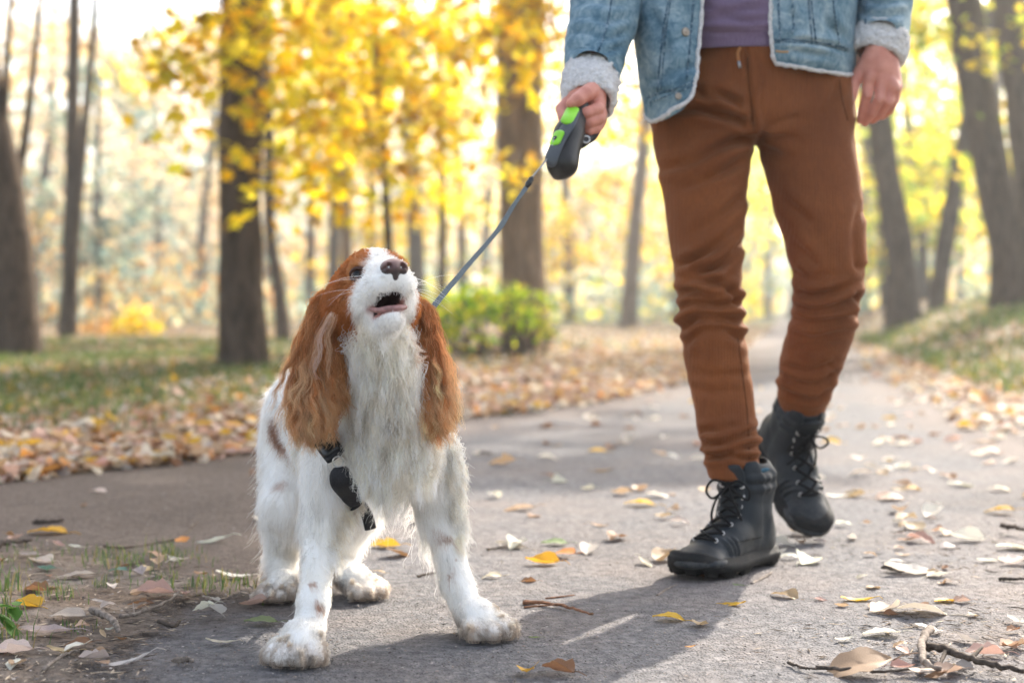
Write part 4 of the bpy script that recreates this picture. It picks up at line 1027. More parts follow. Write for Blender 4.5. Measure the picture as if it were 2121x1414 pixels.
# sharpen the crotch: hips blend into both legs
stack(TF, HIPS, .022)
tme = smoothed(TF.mesh('trousers'), 1, 4)
tv = verts_of(tme).astype(float); tn = normals_of(tme).astype(float)
def folds(v, n, L, back=True):
    """Displace along normals by creases drawn as polylines over the cloth seen from the front (px coordinates), each a valley beside a ridge."""
    X, Y = project(v); d = np.zeros(len(v))
    tocam = nrm(CAM - v); front = smooth(-.25, .15, (n * tocam).sum(1)) if back else 1.0
    for pts, amp, w in L:
        pl = spline(pts, 18); best = np.full(len(v), 1e9); sgn = np.zeros(len(v)); tpar = np.zeros(len(v))
        lo, hi = pl.min(0) - 4 * w, pl.max(0) + 4 * w
        m = np.where((X > lo[0]) & (X < hi[0]) & (Y > lo[1]) & (Y < hi[1]))[0]
        if not len(m): continue
        q = np.c_[X[m], Y[m]]
        b = np.full(len(m), 1e9); sg = np.zeros(len(m)); tp = np.zeros(len(m))
        for i in range(len(pl) - 1):
            a, e = pl[i], pl[i + 1]; ab = e - a; t = np.clip(((q - a) @ ab) / (ab @ ab), 0, 1)
            r = q - a - t[:, None] * ab; dd = np.hypot(r[:, 0], r[:, 1]); s = (ab[0] * r[:, 1] - ab[1] * r[:, 0])
            k = dd < b; b[k] = dd[k]; sg[k] = np.sign(s[k]); tp[k] = (i + t[k]) / (len(pl) - 1)
        u = sg * b / (w * 1.25)
        prof = .75 * np.exp(-((u + 1.15) ** 2) * 1.3) - 1.15 * np.exp(-(u ** 2) * 2.6) + .45 * np.exp(-((u - 1.2) ** 2) * 1.3)
        prof = prof * (1 + .45 * np.sin(tp * 7 + pl[0, 0]))
        taper = np.clip(np.minimum(tp, 1 - tp) * 6 + .25, 0, 1)
        ends = smooth(4.2, 2.0, b / w)
        d[m] += 1.15 * amp * prof * taper * ends
    return v + n * (d * front)[:, None]
TFOLD = [
    # right leg: from the crotch across the thigh
    ([(1558, 285), (1500, 300), (1430, 335), (1365, 350)], .0076, 13), ([(1545, 330), (1480, 365), (1410, 390)], .0051, 12), ([(1556, 250), (1500, 240), (1440, 225), (1380, 232)], .0085, 13), ([(1545, 225), (1490, 195), (1430, 180)], .0068, 12),
    ([(1530, 470), (1490, 505), (1430, 540), (1400, 545)], .0068, 11), ([(1545, 400), (1500, 440), (1440, 480)], .0051, 13), ([(1536, 500), (1510, 535), (1470, 560), (1430, 565)], .0085, 10),
    # behind the right knee
    ([(1400, 612), (1430, 604), (1480, 616), (1540, 590)], .0085, 11), ([(1405, 645), (1440, 628), (1490, 632), (1540, 622)], .009, 11), ([(1408, 690), (1440, 660), (1480, 656), (1542, 668)], .009, 12), ([(1415, 715), (1450, 688), (1500, 684), (1546, 705)], .006, 12),
    ([(1480, 585), (1510, 600), (1538, 640)], .005, 10), ([(1418, 585), (1450, 580), (1500, 590)], .005, 10),
    # right ankle
    ([(1446, 912), (1480, 922), (1530, 908), (1572, 890)], .008, 10), ([(1452, 935), (1490, 946), (1530, 930), (1572, 925)], .008, 9), ([(1460, 952), (1500, 942), (1545, 950), (1572, 948)], .005, 8), ([(1445, 895), (1480, 890), (1530, 880)], .004, 10),
    ([(1432, 800), (1480, 812), (1530, 806)], .002, 12), ([(1428, 770), (1480, 778), (1550, 772)], .002, 12),
    # seat and fly
    ([(1547, 100), (1549, 150), (1556, 215), (1561, 275)], .0045, 7), ([(1575, 110), (1578, 170), (1566, 240)], .002, 7), ([(1440, 190), (1490, 222), (1548, 262)], .006, 13), ([(1565, 290), (1600, 262), (1660, 240)], .004, 14), ([(1570, 300), (1610, 320), (1650, 330)], .004, 14),
    ([(1740, 170), (1720, 215), (1700, 240)], .003, 12),
    # left leg
    ([(1600, 400), (1640, 430), (1690, 470)], .003, 15), ([(1625, 490), (1660, 520), (1700, 560)], .0035, 14), ([(1786, 430), (1770, 480), (1775, 540), (1785, 560)], .005, 12), ([(1640, 560), (1670, 575), (1720, 570)], .003, 13),
    ([(1645, 600), (1680, 612), (1740, 600), (1790, 580)], .006, 11), ([(1642, 632), (1690, 642), (1740, 632), (1788, 610)], .0065, 11), ([(1636, 655), (1680, 668), (1740, 662), (1785, 650)], .006, 11), ([(1632, 690), (1690, 700), (1762, 680)], .0045, 12), ([(1632, 720), (1690, 716), (1755, 712)], .003, 12),
    ([(1770, 600), (1782, 630), (1775, 660)], .005, 9),
    ([(1610, 770), (1650, 792), (1690, 796), (1728, 772)], .008, 10), ([(1612, 800), (1650, 820), (1690, 822), (1722, 800)], .007, 9), ([(1616, 755), (1670, 770), (1730, 750)], .004, 10)]
tv2 = folds(tv, tn, [(p_, a_ * 1.22, w_) for p_, a_, w_ in TFOLD])
tv2 += tn * (vnoise(tv, 18, 2) * .0016 + vnoise(tv * np.array((1, 1, .6)), 45, 3) * .0008)[:, None]
bk = smooth(-.1, -.5, (tn * nrm(CAM - tv)).sum(1))
tv2 += tn * (bk * .004 * np.sin(tv[:, 2] * 95 + 3 * vnoise(tv, 12, 6)) * smooth(.65, .45, tv[:, 2]))[:, None]
setverts(tme, tv2)
t = NT('corduroy', .85, .12)
v = t.coord('Object'); n1 = t.noise(9, 4, vec=v); n2 = t.noise(1.0, 3, vec=t.coord('Object', (420, 420, 18))); n3 = t.noise(160, 3, vec=v)
c = t.ramp(n1, [(.3, (.155, .047, .015)), (.7, (.225, .072, .022))])
c = t.mix(t.ramp(n2, [(.35, .35), (.65, 0.0)]), c, (.085, .032, .012)); t.base(c)
t.b.inputs['Sheen Weight'].default_value = .12; t.b.inputs['Sheen Roughness'].default_value = .4; t.b.inputs['Sheen Tint'].default_value = (.95, .62, .38, 1)
wv = t.new('ShaderNodeTexWave', wave_type='BANDS', bands_direction='X'); wv.inputs['Scale'].default_value = 55; wv.inputs['Distortion'].default_value = .4; t.l.new(v, wv.inputs[0])
t.bump(t.math('ADD', t.math('MULTIPLY', wv.outputs['Fac'], .5), t.math('ADD', n2, n3)), .45, .0025)
CORD = t.m
trousers = link('trousers', tme, CORD, person)
trbvh = bvh_of(tme)
dark_cord = flat_mat('trouser seam', (.085, .032, .012), .9, .1)
def seam(name, pix, bvh, r, mat, parent, off=.0005, n=24, **k):
    p = []
    for x, y in spline(pix, n):
        q, nn = hit(bvh, x, y, off)
        if q is not None: p.append(q)
    return tube(name, np.array(p), r, mat, parent, 6, **k) if len(p) > 2 else None
seam('fly_seam', [(1549, 120), (1550, 160), (1558, 225), (1562, 272)], trbvh, .0012, dark_cord, trousers)
seam('side_seam', [(1528, 700), (1538, 780), (1548, 860), (1552, 950)], trbvh, .0010, dark_cord, trousers)
seam('pocket_seam', [(1738, 165), (1745, 210), (1756, 250)], trbvh, .0012, dark_cord, trousers)
q = [hit(trbvh, x, y, .006)[0] for x, y in ((1534, 100), (1531, 112), (1533, 128))]
ds = tube('drawstring', spline(q, 8), .0032, flat_mat('tan cord', (.36, .15, .05), .8), trousers, 8)
tube('aglet', [q[2], hit(trbvh, 1535, 142, .006)[0]], .0030, flat_mat('dull metal', (.42, .42, .44), .4, .5, .9), ds, 8)

# --- body: one skin, seen at the hands
def tf(o, x, y, z):
    return lambda p: np.asarray(o) + np.asarray(p)[..., 0:1] * x + np.asarray(p)[..., 1:2] * y + np.asarray(p)[..., 2:3] * z
BF = Field((.10, 2.35, .04), (.86, 3.22, 1.80), .012)
Lp = lambda x, y, Y: P(x, y, Y)
sh_r, sh_l = np.array((.30, 2.92, 1.42)), np.array((.665, 2.92, 1.42))
el_r, el_l = np.array((.19, 2.84, 1.155)), np.array((.765, 2.93, 1.14))
wr_r, wr_l = P(1228, 176, 2.575), P(1818, 108, 2.86)
neck = np.array((.482, 2.92, 1.50)); headc = neck + (0, -.02, .155)
BF.chain([np.array((.482, 2.89, .98)), np.array((.482, 2.90, 1.10)), np.array((.482, 2.91, 1.34))], [.105, .11, .12], .03)
BF.cone(sh_r, .062, sh_l, .062, .04); BF.cone(neck - (0, 0, .06), .062, headc - (0, 0, .05), .052, .03)
for s, e, w in ((sh_r, el_r, wr_r), (sh_l, el_l, wr_l)): BF.chain([s, e, w], [.055, .042, .028], .01)
for T in (LEG_R, LEG_L):
    r = rows3d(T)[3:]; BF.chain([q[:3] for q in r], [min(q[3], q[4]) * .58 for q in r], .01)
BF.chain([np.array((.42, 2.88, .95)), P(1458, 400, 2.84)], [.07, .055], .02); BF.chain([np.array((.55, 2.88, .95)), P(1690, 400, 2.865)], [.07, .055], .02)
BF.ell(headc, I3, (.075, .095, .112), .02); BF.cone(headc + (0, -.03, -.07), .05, headc + (0, -.075, -.085), .028, .02)
BF.cone(headc + (0, -.093, .005), .008, headc + (0, -.113, -.022), .013, .012)
for s in (-1, 1):
    BF.cone(headc + (s * .076, .01, .02), .012, headc + (s * .078, .012, -.03), .010, .006)
    BF.cone(headc + (s * .030, -.096, .014), .010, headc + (s * .034, -.10, .014), .010, .008, True)
BF.cone(headc + (-.02, -.096, -.052), .005, headc + (.02, -.096, -.052), .005, .006)
bv, bq = BF.polys()
def hand(F, joints, palm, k=.004):
    for a, ra, b, rb in palm: F.cone(a, ra, b, rb, .010)
    for pts, rad in joints:
        F.chain(pts, rad, .0022)
# hanging left hand: back of the hand towards us, fingers curled away
HL = Field(P(1740, 300, 2.82) - (0, .06, 0), P(1890, 70, 2.86) + (0, .10, 0), .0021)
y0 = 2.845
palm = [(P(1818, 108, y0), .027, P(1822, 140, y0), .027), (P(1808, 128, y0), .020, P(1802, 160, y0 - .004), .0150), (P(1822, 128, y0), .020, P(1828, 165, y0 - .008), .0150), (P(1836, 130, y0), .019, P(1846, 172, y0 - .004), .0145), (P(1844, 132, y0 + .004), .017, P(1856, 180, y0 + .006), .0130),
        (P(1800, 128, y0), .018, P(1782, 150, y0 + .006), .0135)]
fing = [([P(1802, 160, y0 - .006), P(1796, 196, y0 - .010), P(1787, 226, y0 + .006), P(1781, 249, y0 + .024)], [.0125, .0108, .0096, .0078]),
        ([P(1828, 165, y0 - .010), P(1822, 205, y0 - .016), P(1806, 234, y0 + .004), P(1792, 254, y0 + .026)], [.0128, .0112, .0100, .0080]),
        ([P(1846, 173, y0 - .006), P(1841, 210, y0 - .008), P(1824, 236, y0 + .012), P(1808, 249, y0 + .032)], [.0122, .0106, .0095, .0078]),
        ([P(1857, 181, y0 + .004), P(1853, 208, y0 + .006), P(1842, 230, y0 + .022), P(1828, 242, y0 + .038)], [.0108, .0092, .0084, .0070]),
        ([P(1783, 148, y0 + .006), P(1768, 174, y0 + .002), P(1764, 196, y0 + .002), P(1762, 211, y0 + .004)], [.0140, .0115, .0108, .0088])]
hand(HL, fing, palm)
for a, b in (((1803, 158), (1802, 163)), ((1829, 163), (1829, 168)), ((1847, 171), (1847, 176)), ((1857, 180), (1857, 184))):
    HL.cone(P(*a, y0 - .016), .0068, P(*b, y0 - .016), .0066, .010)
for x, y, o in ((1796, 196, -.017), (1822, 205, -.022), (1841, 210, -.014)):
    HL.cone(P(x, y, y0 + o), .0048, P(x, y + 4, y0 + o), .0048, .008)
hlv, hlq = HL.polys()
# right hand closed round the leash handle
yr = 2.545
HR = Field(P(1140, 310, yr) - (0, .09, 0), P(1290, 130, yr) + (0, .10, 0), .0021)
palm = [(P(1228, 176, yr + .03), .028, P(1222, 200, yr + .014), .027), (P(1224, 205, yr + .012), .026, P(1232, 245, yr + .016), .022), (P(1196, 200, yr + .016), .020, P(1185, 222, yr + .020), .016)]
fing = [  # fingers pass behind the grip and come back round its right flank towards us
    ([P(1178, 212, yr + .020), P(1164, 226, yr + .008), P(1168, 244, yr - .008), P(1180, 250, yr - .012)], [.0125, .0115, .0105, .0085]),
    ([P(1240, 214, yr + .004), P(1238, 226, yr - .020), P(1216, 234, yr - .034), P(1203, 238, yr - .032)], [.0130, .0115, .0105, .0090]),
    ([P(1244, 236, yr + .006), P(1240, 246, yr - .016), P(1220, 253, yr - .028), P(1206, 256, yr - .026)], [.0125, .0112, .0102, .0088]),
    ([P(1240, 258, yr + .010), P(1235, 265, yr - .008), P(1220, 270, yr - .018), P(1209, 272, yr - .016)], [.0112, .0100, .0092, .0080]),
    # thumb lies along the button
    ([P(1226, 188, yr - .002), P(1212, 196, yr - .026), P(1196, 207, yr - .040), P(1184, 215, yr - .044)], [.0165, .0140, .0125, .0100])]
hand(HR, fing, palm)
hrv, hrq = HR.polys()
n1, n2 = len(bv), len(bv) + len(hlv)
bme = mesh('body', np.vstack([bv, hlv, hrv]), np.vstack([bq, hlq + n1, hrq + n2]))
bme = smoothed(bme, 0, 3, .4)
t = NT('skin', .5, .35)
n = t.noise(40, 4, vec=t.coord()); n2 = t.noise(260, 3, vec=t.coord())
t.base(t.ramp(n, [(.3, (.50, .185, .135)), (.7, (.64, .285, .215))])); t.bump(n2, .25, .0012)
t.b.inputs['Subsurface Weight'].default_value = .12; t.b.inputs['Subsurface Radius'].default_value = (.012, .004, .002)
SKIN = t.m
body = link('body', bme, SKIN, person)
bobvh = bvh_of(bme)
NAIL = flat_mat('nail', (.62, .36, .30), .35, .5)
for (x, y) in ((1765, 205),):
    p, n = hit(bobvh, x, y, .0006)
    if p is not None:
        s = nrm(np.cross(n, (0.1, 0, 1))); u = np.cross(s, n); th = np.linspace(0, 2 * math.pi, 14, endpoint=False)
        v = np.vstack([p + .0052 * np.cos(th)[:, None] * s + .0070 * np.sin(th)[:, None] * u - n * .0012 * (np.cos(th) ** 2)[:, None], p + n * .0006])
        link('nail', mesh('nail', v, np.array([(i, (i + 1) % 14, 14) for i in range(14)])), NAIL, body)
hv = []
hairF = Field(headc - .16, headc + .16, .008); hairF.ell(headc + (0, .018, .022), I3, (.084, .096, .108), .01); hairF.ell(headc + (0, -.075, -.055), I3, (.075, .07, .105), .01, True)
link('hair', smoothed(hairF.mesh('hair'), 1, 2), flat_mat('dark hair', (.03, .018, .01), .6, .3, 0, .4, 200, .004), person)

# --- sweater
def loft(name, rows, mat, parent, nu=64, nv=40, thick=0.0, wrap=True):
    """rows: list of closed or open point rings (k,3), splined across and along."""
    k = []
    for r in rows:
        r = np.asarray(r, float)
        k.append(spline(np.vstack([r, r[:1]]), nu + 1)[:-1] if wrap else spline(r, nu))
    k = np.array(k)
    g = np.stack([spline(k[:, j], nv) for j in range(k.shape[1])], 1)
    return g
def ring(cx, cy, z, rx, ry, n=14, flatness=.85):
    th = np.linspace(0, 2 * math.pi, n, endpoint=False)
    c, s = np.cos(th), np.sin(th)
    return np.c_[cx + rx * np.sign(c) * np.abs(c) ** flatness, cy + ry * np.sign(s) * np.abs(s) ** flatness, np.full(n, z)]
zt = P(1520, 97, 2.77)[2]
g = loft('sweater', [ring(.482, 2.895, zt + .004, .166, .128), ring(.482, 2.895, zt - .0005, .178, .137), ring(.482, 2.895, zt + .022, .182, .140), ring(.482, 2.893, zt + .045, .186, .146), ring(.482, 2.895, 1.15, .188, .140), ring(.482, 2.90, 1.3, .192, .130), ring(.482, 2.91, 1.40, .175, .11), ring(.482, 2.915, 1.47, .09, .075)], None, None, 90, 90)
v = g.reshape(-1, 3); n = nrm(v - np.array((.482, 2.9, 0)) * np.array((1, 1, 0)) - v * np.array((0, 0, 1)))
me = mesh('sweater', v, grid_faces(90, 90, True)[:, ::-1])
v2 = folds(v, n, [([(1450, 8), (1500, 26), (1550, 20), (1600, 10)], .006, 9), ([(1450, 44), (1490, 36), (1550, 44), (1598, 38)], .006, 9), ([(1440, 62), (1500, 66), (1560, 58), (1600, 62)], .0025, 7), ([(1460, -20), (1520, -8), (1590, -20)], .005, 10)])
setverts(me, v2 + n * (vnoise(v, 25, 4) * .0012)[:, None])
t = NT('plum jersey', .9, .1); n_ = t.noise(1.0, 3, vec=t.coord('Object', (500, 500, 60))); t.base(t.ramp(n_, [(.3, (.125, .085, .145)), (.7, (.18, .128, .20))])); t.bump(n_, .3, .001)
t.b.inputs['Sheen Weight'].default_value = .2
link('sweater', me, t.m, person)

# --- denim jacket
t = NT('washed denim', .85, .15)
v = t.coord(); n1 = t.noise(9, 5, .65, vec=v, dist=.8); n2 = t.noise(42, 5, .75, vec=v, dist=1.2); n3 = t.noise(1.0, 2, vec=t.coord('Object', (900, 900, 220)))
m = t.math('ADD', t.math('MULTIPLY', n1, .55), t.math('MULTIPLY', n2, .55))
c = t.ramp(m, [(.36, (.028, .075, .115)), (.48, (.09, .170, .225)), (.58, (.19, .285, .335)), (.70, (.38, .465, .50))])
c = t.mix(t.ramp(n3, [(.4, .25), (.6, 0.0)]), c, (.06, .12, .19)); t.base(c); t.bump(t.math('ADD', n2, t.math('MULTIPLY', n3, .4)), .5, .004)
DENIM = t.m
t = NT('worn seam', .9, .1); n = t.noise(150, 3, vec=t.coord()); t.base(t.ramp(n, [(.35, (.025, .06, .10)), (.52, (.09, .16, .22)), (.7, (.38, .46, .50))])); t.bump(n, .6, .002)
SEAM = t.m
t = NT('sherpa fleece', .95, .1); n = t.noise(170, 4, .6, vec=t.coord()); vo = t.voro(230, t.coord()); t.base(t.ramp(n, [(.3, (.50, .48, .47)), (.7, (.72, .70, .69))])); t.bump(t.math('ADD', n, t.math('MULTIPLY', vo, -.6)), .9, .004)
SHERPA = t.m
jacket = empty('jacket', tuple(np.array((.48, 2.88, 1.0)))); jacket.parent = person; jacket.matrix_parent_inverse = Matrix.Translation(-Vector(person.location))
def jl(name, me, mat, par=None):
    par = par or jacket
    o = bpy.data.objects.new(name, me); COL.objects.link(o)
    if not me.materials: me.materials.append(mat)
    o.parent = par
    if par is jacket: o.matrix_parent_inverse = Matrix.Translation(-Vector((.48, 2.88, 1.0)))
    return o
def thick_sheet(name, g, th, mat, fold=(), amp=.0012, par=None, seed=0):
    nv, nu = g.shape[:2]
    me = mesh(name, g.reshape(-1, 3), grid_faces(nv, nu))
    v = verts_of(me).astype(float); n = normals_of(me).astype(float)
    cen = np.array((.482, 2.9, 0)); outw = (v - cen) * (1, 1, 0)
    if ((n * outw).sum(1) < 0).mean() > .5: n = -n
    v = folds(v, n, fold) + n * (vnoise(v, 22, seed) * amp * 2 + vnoise(v, 60, seed + 1) * amp)[:, None]
    setverts(me, v)
    me2 = mesh(name, np.vstack([v, v - n * th]), sheet_faces(nv, nu))
    return jl(name, me2, mat, par), bvh_of(me)
def sheet_faces(nv, nu):
    f = grid_faces(nv, nu); N = nv * nu; b = f[:, ::-1] + N
    bd = [*[i for i in range(nu)], *[(i + 1) * nu - 1 for i in range(1, nv)], *[(nv - 1) * nu + i for i in range(nu - 2, -1, -1)], *[i * nu for i in range(nv - 2, 0, -1)]]
    bd = np.array(bd); nx = np.roll(bd, -1)
    return np.vstack([f, b, np.stack([bd, bd + N, nx + N, nx], -1)])
J = lambda x, y, Y: P(x, y, Y)
# columns: front edge -> side -> centre back ; rows: hem -> shoulder
def panel(rows, back):
    return loft('p', [np.vstack([np.array([J(*q) for q in r]), b]) for r, b in zip(rows, back)], None, None, 60, 56, wrap=False)
Rrows = [  # image-left front
    [(1392, 228, 2.700), (1372, 243, 2.712), (1349, 252, 2.755), (1340, 235, 2.86)],
    [(1428, 205, 2.704), (1392, 215, 2.706), (1344, 222, 2.75), (1332, 205, 2.86)],
    [(1441, 165, 2.715), (1395, 175, 2.705), (1338, 180, 2.75), (1326, 165, 2.86)],
    [(1447, 100, 2.730), (1395, 105, 2.712), (1328, 110, 2.75), (1316, 100, 2.86)],
    [(1455, 0, 2.748), (1392, 0, 2.725), (1318, 0, 2.765), (1306, 0, 2.87)],
    [(1462, -130, 2.755), (1392, -130, 2.735), (1312, -130, 2.78), (1302, -130, 2.88)],
    [(1480, -290, 2.775), (1400, -290, 2.77), (1335, -290, 2.82), (1325, -290, 2.9)],
    [(1500, -370, 2.82), (1430, -350, 2.83), (1380, -325, 2.86), (1375, -325, 2.93)]]
bx = lambda z, xs, y: np.array([(xs, y, z), (.482, y + .012, z)])
Rback = [bx(.92, .33, 3.01), bx(.945, .325, 3.02), bx(.975, .32, 3.03), bx(1.03, .315, 3.04), bx(1.11, .31, 3.05), bx(1.24, .31, 3.06), bx(1.39, .33, 3.05), bx(1.46, .40, 3.0)]
gR = panel(Rrows, Rback)
JFOLD = [([(1445, 130), (1400, 150), (1345, 168)], .004, 11), ([(1330, 205), (1370, 190), (1430, 195)], .003, 7), ([(1430, 60), (1400, 90), (1360, 120)], .003, 12), ([(1345, 20), (1372, 60), (1380, 120)], .004, 11)]
oR, bvR = thick_sheet('front_panel', gR, .008, DENIM, JFOLD, seed=3)
Lrows = [
    [(1606, 131, 2.752), (1655, 139, 2.742), (1710, 149, 2.765), (1758, 156, 2.83), (1768, 150, 2.92)],
    [(1601, 112, 2.748), (1655, 120, 2.736), (1715, 130, 2.758), (1762, 135, 2.83), (1770, 130, 2.92)],
    [(1597, 80, 2.745), (1655, 85, 2.733), (1715, 92, 2.755), (1762, 96, 2.83), (1768, 92, 2.92)],
    [(1595, 40, 2.745), (1655, 42, 2.733), (1718, 46, 2.755), (1764, 50, 2.83), (1770, 50, 2.92)],
    [(1596, 0, 2.748), (1655, 0, 2.735), (1720, 0, 2.757), (1768, 0, 2.83), (1774, 0, 2.92)],
    [(1592, -130, 2.755), (1655, -130, 2.74), (1722, -130, 2.765), (1770, -130, 2.84), (1776, -130, 2.93)],
    [(1575, -290, 2.775), (1650, -290, 2.77), (1700, -290, 2.79), (1745, -290, 2.85), (1748, -290, 2.93)],
    [(1555, -370, 2.82), (1610, -355, 2.825), (1655, -340, 2.85), (1690, -325, 2.88), (1692, -325, 2.94)]]
Lback = [bx(.92, .64, 3.01), bx(.945, .645, 3.02), bx(.975, .65, 3.03), bx(1.03, .65, 3.04), bx(1.11, .655, 3.05), bx(1.24, .655, 3.06), bx(1.39, .635, 3.05), bx(1.46, .565, 3.0)]
gL = panel(Lrows, Lback)
oL, bvL = thick_sheet('front_panel', gL, .008, DENIM, [([(1600, 86), (1650, 84), (1720, 96), (1762, 110)], .005, 7), ([(1612, 100), (1660, 108), (1720, 118)], .003, 8), ([(1640, 20), (1650, 60), (1640, 75)], .004, 10), ([(1700, 10), (1720, 50), (1745, 80)], .004, 11)], seed=8)
def edge_tube(name, g, sel, r, mat, par):
    p = sel(g); v, f, tr = tube_arrays(spline(p, 120), r * .74, 8)
    v = v + nrm(v - np.repeat(np.vstack([spline(p, 120)]), 8, 0)[:len(v)] if False else np.zeros_like(v)) * 0
    v = v + np.c_[vnoise(v, 140, 1), vnoise(v, 140, 2), vnoise(v, 140, 3)] * .0022
    return jl(name, mesh(name, v, [f, tr]), mat, par)
for g, o in ((gR, oR), (gL, oL)):
    edge_tube('fleece_trim', g, lambda g: np.vstack([g[0, 40::-1], g[1:, 0]]), .0058, SHERPA, o)
def jseam(pix, bv, par, r=.0018, off=.001, nm='seam', mat=None):
    p = [hit(bv, x, y, off)[0] for x, y in spline(pix, 26)]; p = np.array([q for q in p if q is not None])
    if len(p) > 3:
        v, f, tr = tube_arrays(p, r, 6); jl(nm, mesh(nm, v, [f, tr]), mat or SEAM, par)
jseam([(1438, 168), (1400, 183), (1343, 203)], bvR, oR); jseam([(1436, 178), (1400, 192), (1345, 213)], bvR, oR, .0012)
jseam([(1437, -5), (1430, 80), (1422, 165)], bvR, oR); jseam([(1385, -5), (1372, 80), (1362, 190)], bvR, oR); jseam([(1390, -5), (1378, 80), (1370, 185)], bvR, oR, .0012)
jseam([(1604, 82), (1660, 84), (1720, 92), (1758, 100)], bvL, oL); jseam([(1604, 88), (1660, 90), (1720, 98), (1758, 106)], bvL, oL, .0012)
jseam([(1612, -5), (1614, 40), (1616, 80)], bvL, oL); jseam([(1680, -5), (1684, 40), (1690, 84)], bvL, oL); jseam([(1724, -5), (1730, 40), (1738, 92)], bvL, oL); jseam([(1674, -5), (1677, 40), (1682, 84)], bvL, oL, .0012)
def disc(bv, x, y, r, h, mat, nm, par):
    p, n = hit(bv, x, y, 0)
    s = nrm(np.cross(n, (0, 0, 1))); u = np.cross(s, n); th = np.linspace(0, 2 * math.pi, 18, endpoint=False)
    rr = [(1.0, 0), (1.0, h * .7), (.86, h), (.60, h * .75), (.42, h * .72), (.30, h * 1.05), (0.02, h * 1.1)]
    v = np.vstack([p + n * k[1] + r * k[0] * (np.cos(th)[:, None] * s + np.sin(th)[:, None] * u) for k in rr])
    return jl(nm, mesh(nm, v, grid_faces(len(rr), 18, True)), mat, par)
BRASS = flat_mat('aged brass', (.30, .25, .20), .35, .5, .9, .3, 300)
disc(bvR, 1419, 67, .0085, .004, BRASS, 'button', oR); disc(bvR, 1405, 200, .0065, .004, BRASS, 'button', oR); disc(bvR, 1425, -60, .0085, .004, BRASS, 'button', oR)
jseam([(1606, 106), (1620, 108), (1634, 108)], bvL, oL, [.0008] + [.0022] * 24 + [.0008], .001, 'buttonhole', flat_mat('tan thread', (.42, .27, .15), .9))
# chest pocket flap with its snap, just inside the frame on the right-hand panel
jseam([(1640, -10), (1644, 50), (1640, 70)], bvL, oL)
disc(bvL, 1628, 62, .0085, .003, DENIM, 'covered_snap', oL)
# sleeves
def sleeve(name, rings, fold, seed):
    g = []
    for (c, ax, rx, ry) in rings: g.append((np.asarray(c, float), 0, rx, ry))
    C = spline([q[0] for q in g], 60); rx = np.interp(np.linspace(0, len(g) - 1, 60), range(len(g)), [q[2] for q in g]); ry = np.interp(np.linspace(0, len(g) - 1, 60), range(len(g)), [q[3] for q in g])
    T = nrm(np.gradient(C, axis=0)); th = np.linspace(0, 2 * math.pi, 56, endpoint=False)
    V = np.empty((60, 56, 3)); u = np.array((1.0, 0, 0))
    for i in range(60):
        u = nrm(u - T[i] * (u @ T[i])); w = np.cross(T[i], u)
        V[i] = C[i] + rx[i] * np.cos(th)[:, None] * u + ry[i] * np.sin(th)[:, None] * w
    v = V.reshape(-1, 3); n = nrm(v - np.repeat(C, 56, 0))
    v = folds(v, n, fold) + n * (vnoise(v, 20, seed) * .0035 + vnoise(v, 55, seed) * .0012)[:, None]
    me = mesh(name, v, grid_faces(60, 56, True))
    return jl(name, me, DENIM), bvh_of(me)
ar = np.array
slR, bsR = sleeve('sleeve', [(sh_r + (-.0, 0, .0), (0, 0, 1), .088, .098), (ar((.225, 2.87, 1.28)), 0, .078, .084), (P(1258, -30, 2.80), 0, .072, .075), (P(1250, 40, 2.73), 0, .066, .068), (P(1236, 100, 2.67), 0, .058, .060), (P(1226, 160, 2.61), 0, .050, .050)],
    [([(1185, 40), (1220, 34), (1262, 46), (1310, 30)], .005, 9), ([(1182, 70), (1220, 66), (1260, 80), (1300, 64)], .006, 8), ([(1182, 104), (1215, 98), (1250, 108), (1290, 96)], .005, 8), ([(1180, 128), (1215, 122), (1250, 132), (1280, 122)], .005, 7), ([(1190, 12), (1240, 6), (1300, 14)], .005, 9), ([(1186, 88), (1215, 84), (1240, 92)], .003, 6)], 4)
slL, bsL = sleeve('sleeve', [(sh_l, 0, .088, .098), (ar((.735, 2.92, 1.28)), 0, .070, .080), (P(1832, -20, 2.93), 0, .058, .066), (P(1828, 30, 2.91), 0, .056, .062), (P(1824, 66, 2.89), 0, .055, .058), (P(1820, 92, 2.87), 0, .052, .054)],
    [([(1775, 20), (1820, 34), (1880, 24)], .005, 9), ([(1775, 45), (1815, 62), (1878, 64)], .005, 8), ([(1776, -5), (1830, 8), (1882, -4)], .004, 9), ([(1782, 60), (1830, 80), (1878, 90)], .004, 7)], 9)
jseam([(1268, -10), (1258, 50), (1242, 100), (1222, 140)], bsR, slR, .0018); jseam([(1795, -10), (1794, 30), (1793, 50)], bsL, slL, .0018)
def cuff(c0, c1, r, sq, seed):
    c0, c1 = ar(c0), ar(c1); d = nrm(c1 - c0); u = nrm(np.cross(d, (0, 1.0, 0))); w = np.cross(d, u); L = np.linalg.norm(c1 - c0)
    prof = [(-.02, .80), (0, .97), (.10, 1.06), (.3, 1.10), (.5, 1.12), (.7, 1.11), (.9, 1.05), (1.0, .95), (1.0, .82), (.8, .76)]
    pr = spline(ar(prof), 44); th = np.linspace(0, 2 * math.pi, 110, endpoint=False)
    V = c0 + (pr[:, 0] * L)[:, None, None] * d + (r * pr[:, 1])[:, None, None] * (np.cos(th)[None, :, None] * u + sq * np.sin(th)[None, :, None] * w)
    v = V.reshape(-1, 3); n = nrm(v - (c0 + ((v - c0) @ d)[:, None] * d))
    k = np.abs(vnoise(v, 130, seed)) * .0055 + vnoise(v, 260, seed + 1) * .0018 + vnoise(v, 30, seed) * .003
    return jl('cuff', mesh('cuff', v + n * k[:, None], grid_faces(44, 110, True)), SHERPA)
